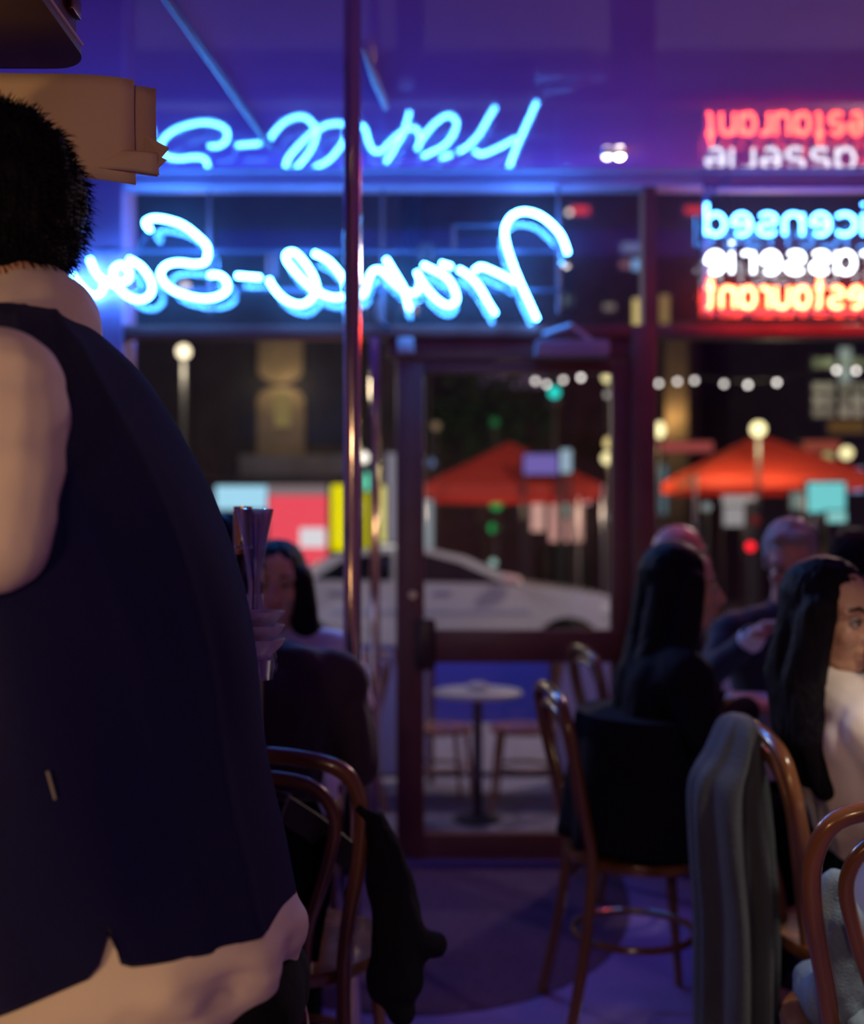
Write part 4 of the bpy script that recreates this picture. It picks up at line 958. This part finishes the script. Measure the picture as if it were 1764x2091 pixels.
lamp(742, 934, 16.0, 11, WHT, 2.0, 'cream globe lamp seen between pole and mullion')
lamp(876, 745, 18.0, 8, (.6, .8, .4), .35, 'faint green lamp beside the door stile')
lamp(878, 945, 18.8, 9, (.3, .5, 1.0), .5, 'faint blue lamp over the first tent eave')
lamp(890, 870, 19.0, 9, (.9, .6, .35), .22, 'faint brown lamp above the first tent')
lamp(378, 586, 19.3, 9, (1, .8, .65), 1.6, 'small pink-white lamp high behind the neon script')
def signal(px, py, D, wpx, hpx, col, s, label, lab2):
    p = P(px, py, D); r = wpx * D / FPX
    t = thing('traffic_light', label, 'traffic light', (p.x, D, FZ)); z_ = p.z - FZ
    G().lathe([(.06, 0), (.05, z_ - r * 2)], n=10).obj('pole', M['iron'], t)
    G().box((-r * 1.2, .04, z_ - r * 2.6), (r * 1.2, .25, z_ + r * 4.5), .03).obj('housing', M['iron'], t)
    G().ell((0, .02, z_), (r, r * .35, r * hpx / wpx), None, 16).obj('signal_lens', E(col, s), t)
signal(1132, 801, 20.0, 11, 11, (.02, .85, .72), 1.3, 'teal traffic signal under the string of bulbs', '')
signal(1267, 972, 17.0, 14, 20, (.22, 1.0, .68), 1.1, 'pale green traffic signal next to the first tent', '')
signal(745, 985, 16.6, 12, 22, (.2, .95, .62), 1.1, 'pale green traffic signal between pole and mullion', '')
signal(1533, 1116, 14.8, 9, 9, (1.0, .015, .03), 2.2, 'red signal behind the grey-haired person', '')
signal(1543, 1062, 15.12, 9, 9, (.6, .05, .05), .25, 'dim red signal above the bright red one', '')
for nm_, tt, zz_ in (('a', tA, 1.9), ('b', tB, 2.0)): point('tent_fill', tt, (0, -.3, zz_), STREET * .10, (1, .72, .5), .12)  # bare point light added in each tent to brighten the canvas
def added_highlamp(label, x, y, h, w, col):  # out-of-view lamp, added to brighten the parked car
    t = thing('street_lamp', label, 'street lamp', (x, y, FZ))
    G().lathe([(.10, 0), (.10, .2), (.05, .4), (.04, h)], n=12).obj('post', M['iron'], t)
    G().tube([(0, 0, h - .05), (0, .3, h + .1), (0, .8, h + .08)], .03, 8).obj('arm', M['iron'], t)
    G().ell((0, .9, h + .05), (.12, .22, .05)).obj('lamp_head', E(col, 8.0), t)
    point('glow', t, (0, .9, h - .1), w, col, .2)
added_highlamp('tall unseen street lamp added on the near kerb to light the car bonnet', 3.9, 8.3, 4.2, STREET * 2.0, (1, .80, .70))
added_highlamp('tall unseen street lamp added on the near kerb to light the car boot', -4.2, 8.3, 4.2, STREET * 1.6, (.85, .82, 1.0))
# string lights
DL = 15.0
wire = thing('festoon_wire', 'black festoon wire strung over the street', 'wire', P(1345, 768, DL))
bulbs = [(1093, 778), (1116, 785), (1150, 776), (1186, 771), (1256, 776), (1345, 783), (1383, 779), (1418, 777), (1478, 784), (1527, 786), (1586, 781), (1708, 756), (1748, 757), (1790, 762)]
under_ = [P(836, 738, DL)] + [P(x_, y_ - 8, DL) for x_, y_ in bulbs] + [P(1900, 740, DL)]
G().tube(under_, .006, 6).obj('cable', M['iron'], wire, wire.location)
for e_, ly in ((under_[0], 'a'), (under_[-1], 'b')): G().tube([(e_.x, e_.y, FZ), (e_.x, e_.y, e_.z)], .04, 8).obj('mast', M['iron'], wire, wire.location)
for i, (x_, y_) in enumerate(bulbs):
    ordn = ('nearest', 'second', 'third', 'fourth', 'fifth', 'sixth', 'seventh', 'eighth', 'ninth')
    lb_ = '%s festoon bulb to the door post, %s' % (ordn[4 - i] if i < 5 else ordn[i - 5], 'seen through the door glass' if i < 5 else 'on the side of the window sign')
    t = thing('festoon_bulb', lb_, 'light bulb', P(x_, y_, DL), group='festoon bulbs over the street')
    G().ell((0, 0, 0), .030, None, 12).obj('glass_globe', E((1, .92, .84), (5.0 if x_ > 1500 or x_ == 1186 else 3.6)), t)
    G().lathe([(.014, .02), (.014, .055)], n=8).obj('socket', M['iron'], t)
# illuminated panels
def litpanel(px0, py0, px1, py1, D, col, s, name, label, cat, post=True):
    a_, b_ = P(px0, py1, D), P(px1, py0, D)
    t = thing(name, label, cat, ((a_.x + b_.x) / 2, D, FZ))
    G().box((a_.x, D, a_.z), (b_.x, D + .08, b_.z), .01).obj('light_box', E(col, s), t, t.location)
    g_ = G().box((a_.x - .03, D + .02, a_.z - .03), (b_.x + .03, D + .14, b_.z + .03), .01)
    if post:
        for q in (a_.x, b_.x): g_.box((q - .02, D + .05, FZ), (q + .02, D + .11, a_.z))
    g_.obj('case', M['iron'], t, t.location); return t
DP = 16.4
pn = litpanel(548, 1012, 668, 1152, DP, (1.0, .09, .13), .95, 'lit_poster', 'glowing red and pink poster panel beyond the parked car', 'poster')
a_, b_ = P(612, 1118, DP - .02), P(664, 1078, DP - .02)
G().box(a_, b_ + Vector((0, .03, 0)), .004).obj('white_notice', E((.95, .92, .95), .85), pn, pn.location)
a_, b_ = P(545, 1012, DP - .02), P(668, 990, DP - .02)
G().box(a_, b_ + Vector((0, .03, 0)), .004).obj('top_strip', E((.5, .38, .4), .45), pn, pn.location)
litpanel(440, 992, 545, 1040, 16.6, (.42, .80, 1.0), 1.0, 'lit_sign', 'pale blue glowing shop sign beside the red poster', 'sign')
litpanel(676, 990, 706, 1124, 16.3, (.95, .85, .0), .95, 'lit_column', 'broad yellow glowing column beside the red poster', 'sign')
litpanel(734, 1006, 757, 1128, 16.3, (.75, .68, .01), .85, 'lit_column', 'darker yellow glowing column seen between pole and mullion', 'sign')
litpanel(767, 992, 787, 1128, 16.3, (.90, .82, .25), .9, 'lit_column', 'pale yellow glowing column behind the slim mullion', 'sign')
litpanel(788, 925, 812, 1130, 16.5, (.28, .26, .32), .7, 'lit_column', 'grey glowing panel left of the door stile', 'sign')
litpanel(770, 1112, 808, 1134, 16.2, (.9, .85, .8), .7, 'lit_sign', 'small cream glowing plate below the yellow columns', 'sign')
litpanel(866, 1020, 884, 1120, 16.0, (.45, .55, .6), .5, 'lit_column', 'thin bluish glowing strip right of the door stile', 'sign')
litpanel(1070, 928, 1150, 968, 15.5, (.30, .22, .75), .6, 'lit_sign', 'violet glowing sign above the first tent eave', 'sign')
litpanel(1145, 918, 1166, 965, 15.4, (.5, .7, .85), .7, 'lit_column', 'pale blue glowing strip beside the violet sign', 'sign')
litpanel(1084, 1002, 1112, 1085, 18.9, (1.0, .55, .45), .62, 'lit_poster', 'narrow salmon glowing panel under the first tent', 'poster')
litpanel(1122, 1030, 1190, 1106, 18.8, (1.0, .50, .42), .6, 'lit_poster', 'wide salmon glowing panel under the first tent', 'poster')
litpanel(1170, 985, 1206, 1030, 18.45, (1.0, .5, .5), .6, 'lit_sign', 'small pink glowing sign at the first tent corner', 'sign')
litpanel(1142, 1005, 1166, 1055, 18.6, (.55, .6, .5), .5, 'lit_column', 'pale green-grey strip between the salmon panels', 'sign')
litpanel(1475, 992, 1552, 1030, 19.0, (.62, .56, .54), .6, 'lit_poster', 'grey-white glowing board under the second tent', 'poster')
litpanel(1478, 1030, 1520, 1074, 19.25, (.58, .54, .54), .55, 'lit_poster', 'lower grey-white glowing board under the second tent', 'poster')
litpanel(1650, 985, 1726, 1046, 15.7, (.22, .80, .80), .85, 'lit_poster', 'cyan glowing poster at the corner of the second tent', 'poster')
litpanel(1690, 1046, 1728, 1066, 15.4, (.35, .85, .80), .8, 'lit_sign', 'small cyan glowing sign below the cyan poster', 'sign')
litpanel(1615, 1005, 1645, 1040, 18.6, (.35, .45, .40), .5, 'lit_sign', 'dim green-grey sign under the second tent', 'sign')
litpanel(1334, 950, 1362, 1050, 18.6, (.12, .22, .26), .6, 'lit_column', 'dim teal strip right of the door post', 'sign')
litpanel(1335, 902, 1456, 922, 19.5, (.55, .10, .09), .6, 'lit_sign', 'long dull red sign left of the second tent peak', 'sign')
litpanel(1640, 900, 1715, 922, 19.5, (.45, .09, .05), .6, 'lit_sign', 'dull red sign right of the second tent peak', 'sign')
litpanel(1735, 955, 1764, 1005, 18.1, (.3, .5, .9), .7, 'lit_sign', 'blue glowing sign beyond the cyan poster', 'sign')
for i, (px, py, r_, c_) in enumerate([(1013, 1030, 20, (.02, .5, .10)), (1008, 1078, 18, (.0, .42, .09)), (1010, 862, 15, (.02, .16, .05))]):
    lamp(px, py, 18.4 + i * .2, r_ * .6, c_, .7, ['bright green lamp under the first tent', 'lower green lamp under the first tent', 'dim green lamp over the first tent'][i], 'green lamps')
lamp(1007, 1149, 14.0, 8, (.55, .85, .75), .6, 'pale mint lamp above the car windscreen')
lamp(1233, 1056, 16.0, 9, (.4, .5, .5), .4, 'dim grey lamp beside the door post')
lamp(1443, 1035, 16.0, 9, (.6, .65, .65), .45, 'dim grey lamp under the second tent eave')
# buildings
def building(label, x0, x1, ztop, D, m, name='building', dep=5.0):
    t = thing(name, label, 'building', ((x0 + x1) / 2, D, FZ))
    G().box((x0, D, FZ), (x1, D + dep, ztop)).obj('wall', m, t, t.location, smooth=False)
    G().box((x0 - .15, D - .15, ztop), (x1 + .15, D + dep, ztop + .3), .03).obj('cornice', m, t, t.location, smooth=False); return t
def win(t, px0, py0, px1, py1, D, col, s, frame=True):
    a_, b_ = P(px0, py1, D), P(px1, py0, D)
    w_ = G().box((a_.x - .06, D - .06, a_.z - .06), (b_.x + .06, D + .02, b_.z + .06), .01).obj('window', M['bgrey'], t, t.location)
    G().box((a_.x, D - .08, a_.z), (b_.x, D - .055, b_.z)).obj('pane', E(col, s), w_, t.location, smooth=False)
DBL = 20.0
b1 = building('dark shop building with a lit arched window across the road', X(150, DBL), X(812, DBL), Z(300, DBL), DBL, M['bdark'])
# arched window
def archpts(px0, px1, py0, py1, D, n=12):
    a_, b_ = P(px0, py1, D), P(px1, py0, D); cx, r_ = (a_.x + b_.x) / 2, (b_.x - a_.x) / 2
    return [(a_.x, D, a_.z), (b_.x, D, a_.z)] + [(cx + r_ * math.cos(math.pi * i / n), D, b_.z - r_ * .55 + r_ * .55 * math.sin(math.pi * i / n)) for i in range(n + 1)]
aw = G().poly(archpts(524, 622, 790, 950, DBL - .06), (0, .08, 0)).obj('arched_window', M['btan'], b1, b1.location, smooth=False)
G().poly(archpts(560, 592, 800, 872, DBL - .10), (0, .03, 0)).obj('pane', E((.75, .55, .18), .28), aw, b1.location, smooth=False)
G().poly([(2 * P(573, 740, DBL - .06).x - x_, y_, 2 * P(573, 740, DBL).z - z_) for x_, y_, z_ in archpts(528, 620, 696, 784, DBL - .06)], (0, .08, 0)).obj('lunette', M['btan'], b1, b1.location, smooth=False)
point('wall_lamp', b1, P(575, 790, DBL - .5) - b1.location, 10, (1, .8, .4), .1)
point('wall_lamp', b1, P(573, 768, DBL - .45) - b1.location, 3.0, (1, .75, .4), .1)
G().box(P(488, 972, DBL - .1), P(712, 928, DBL - .1) + Vector((0, .1, 0)), .01).obj('fascia_board', M['bgrey'], b1, b1.location)
G().box(P(400, 984, DBL - .3), P(815, 974, DBL - .3) + Vector((0, .3, 0)), .01).obj('awning_edge', M['iron'], b1, b1.location)
b2 = building('brown brick building high behind the door and post', X(860, 27), X(1428, 27), Z(400, 27), 27.0, M['bbrown'])
win(b2, 1165, 424, 1202, 438, 27, (1.0, .05, .05), .8); win(b2, 1398, 424, 1434, 438, 27, (1.0, .05, .05), .7)
win(b2, 1268, 498, 1308, 516, 27, (.2, .25, .45), .6); win(b2, 1290, 532, 1310, 552, 27, (.25, .5, .9), .9); win(b2, 1266, 535, 1284, 548, 27, (.5, .2, .25), .5)
win(b2, 1292, 612, 1312, 676, 27, (.95, .72, .25), .75); win(b2, 1347, 604, 1364, 680, 27, (.45, .28, .10), .6); win(b2, 1232, 622, 1254, 634, 27, (.5, .4, .35), .4)
win(b2, 980, 742, 1140, 792, 27, (.20, .12, .22), .5); win(b2, 1150, 606, 1166, 622, 27, (.2, .3, .3), .5)
lamp(1162, 434, 25.0, 5, WHT, 2.0, 'tiny white lamp high beside the red window')
b3 = building('dark building with a grid of lit windows behind the second tent', X(1490, 26), X(2300, 26), Z(380, 26), 26.0, M['bdark'])
for i, px in enumerate((1668, 1690, 1722, 1748, 1775)):
    for j, py in enumerate((742, 792, 818, 842)):
        win(b3, px - 9, py - 9, px + 9, py + 9, 26, ((.45, .50, .25), (.5, .45, .30), (.6, .52, .36), (.55, .45, .32))[j], (.35, .6, .55, .4)[(i + j) % 4])
win(b3, 1712, 712, 1735, 780, 26, (.45, .55, .48), .6); win(b3, 1690, 860, 1764, 884, 26, (.2, .1, .02), .5)
b4 = building('narrow sandstone tower glowing amber beside the door post', X(1358, 24), X(1404, 24), Z(690, 24), 24.0, M['btan'], dep=1.0)
point('wall_lamp', b4, P(1378, 850, 23.6) - b4.location, 22, (1, .65, .25), .1)
b5 = building('dark grey building beyond the shop and the first tent', X(812, 33), X(1100, 33), Z(560, 33), 33.0, M['bdark'], dep=3)
b6 = building('dark tall building beyond the grid of lit windows', X(1380, 36), X(2400, 36), Z(250, 36), 36.0, M['bbrown'])
# street tree
tr_ = thing('street_tree', 'dark street tree rising behind the first tent', 'tree', (X(985, 22), 22, FZ))
G().tube(spline([(0, 0, 0), (.05, 0, 1.2), (-.05, .05, 2.6), (.1, 0, 4.0)], 4), [.16] * 5 + [.13] * 5 + [.08] * 3, 10).obj('trunk', M['bark'], tr_)
random.seed(11); v = []; f = []
for i in range(2600):
    a_ = Vector((max(-1.3, min(1.3, random.gauss(0, .7))), random.gauss(0, .6), 3.9 + random.gauss(0, .85))); e_ = Vector((random.uniform(-1, 1), random.uniform(-1, 1), random.uniform(-1, 1))).normalized(); h_ = e_.orthogonal().normalized(); n = len(v)
    v += [a_ + e_ * .10, a_ + h_ * .045, a_ - e_ * .10, a_ - h_ * .045]; f.append([n, n + 1, n + 2, n + 3])
o = G().add(v, f).obj('foliage', M['leaf'], tr_, smooth=False, fix=False); o['kind'] = 'stuff'

bpy.data.scenes.remove(SCR)
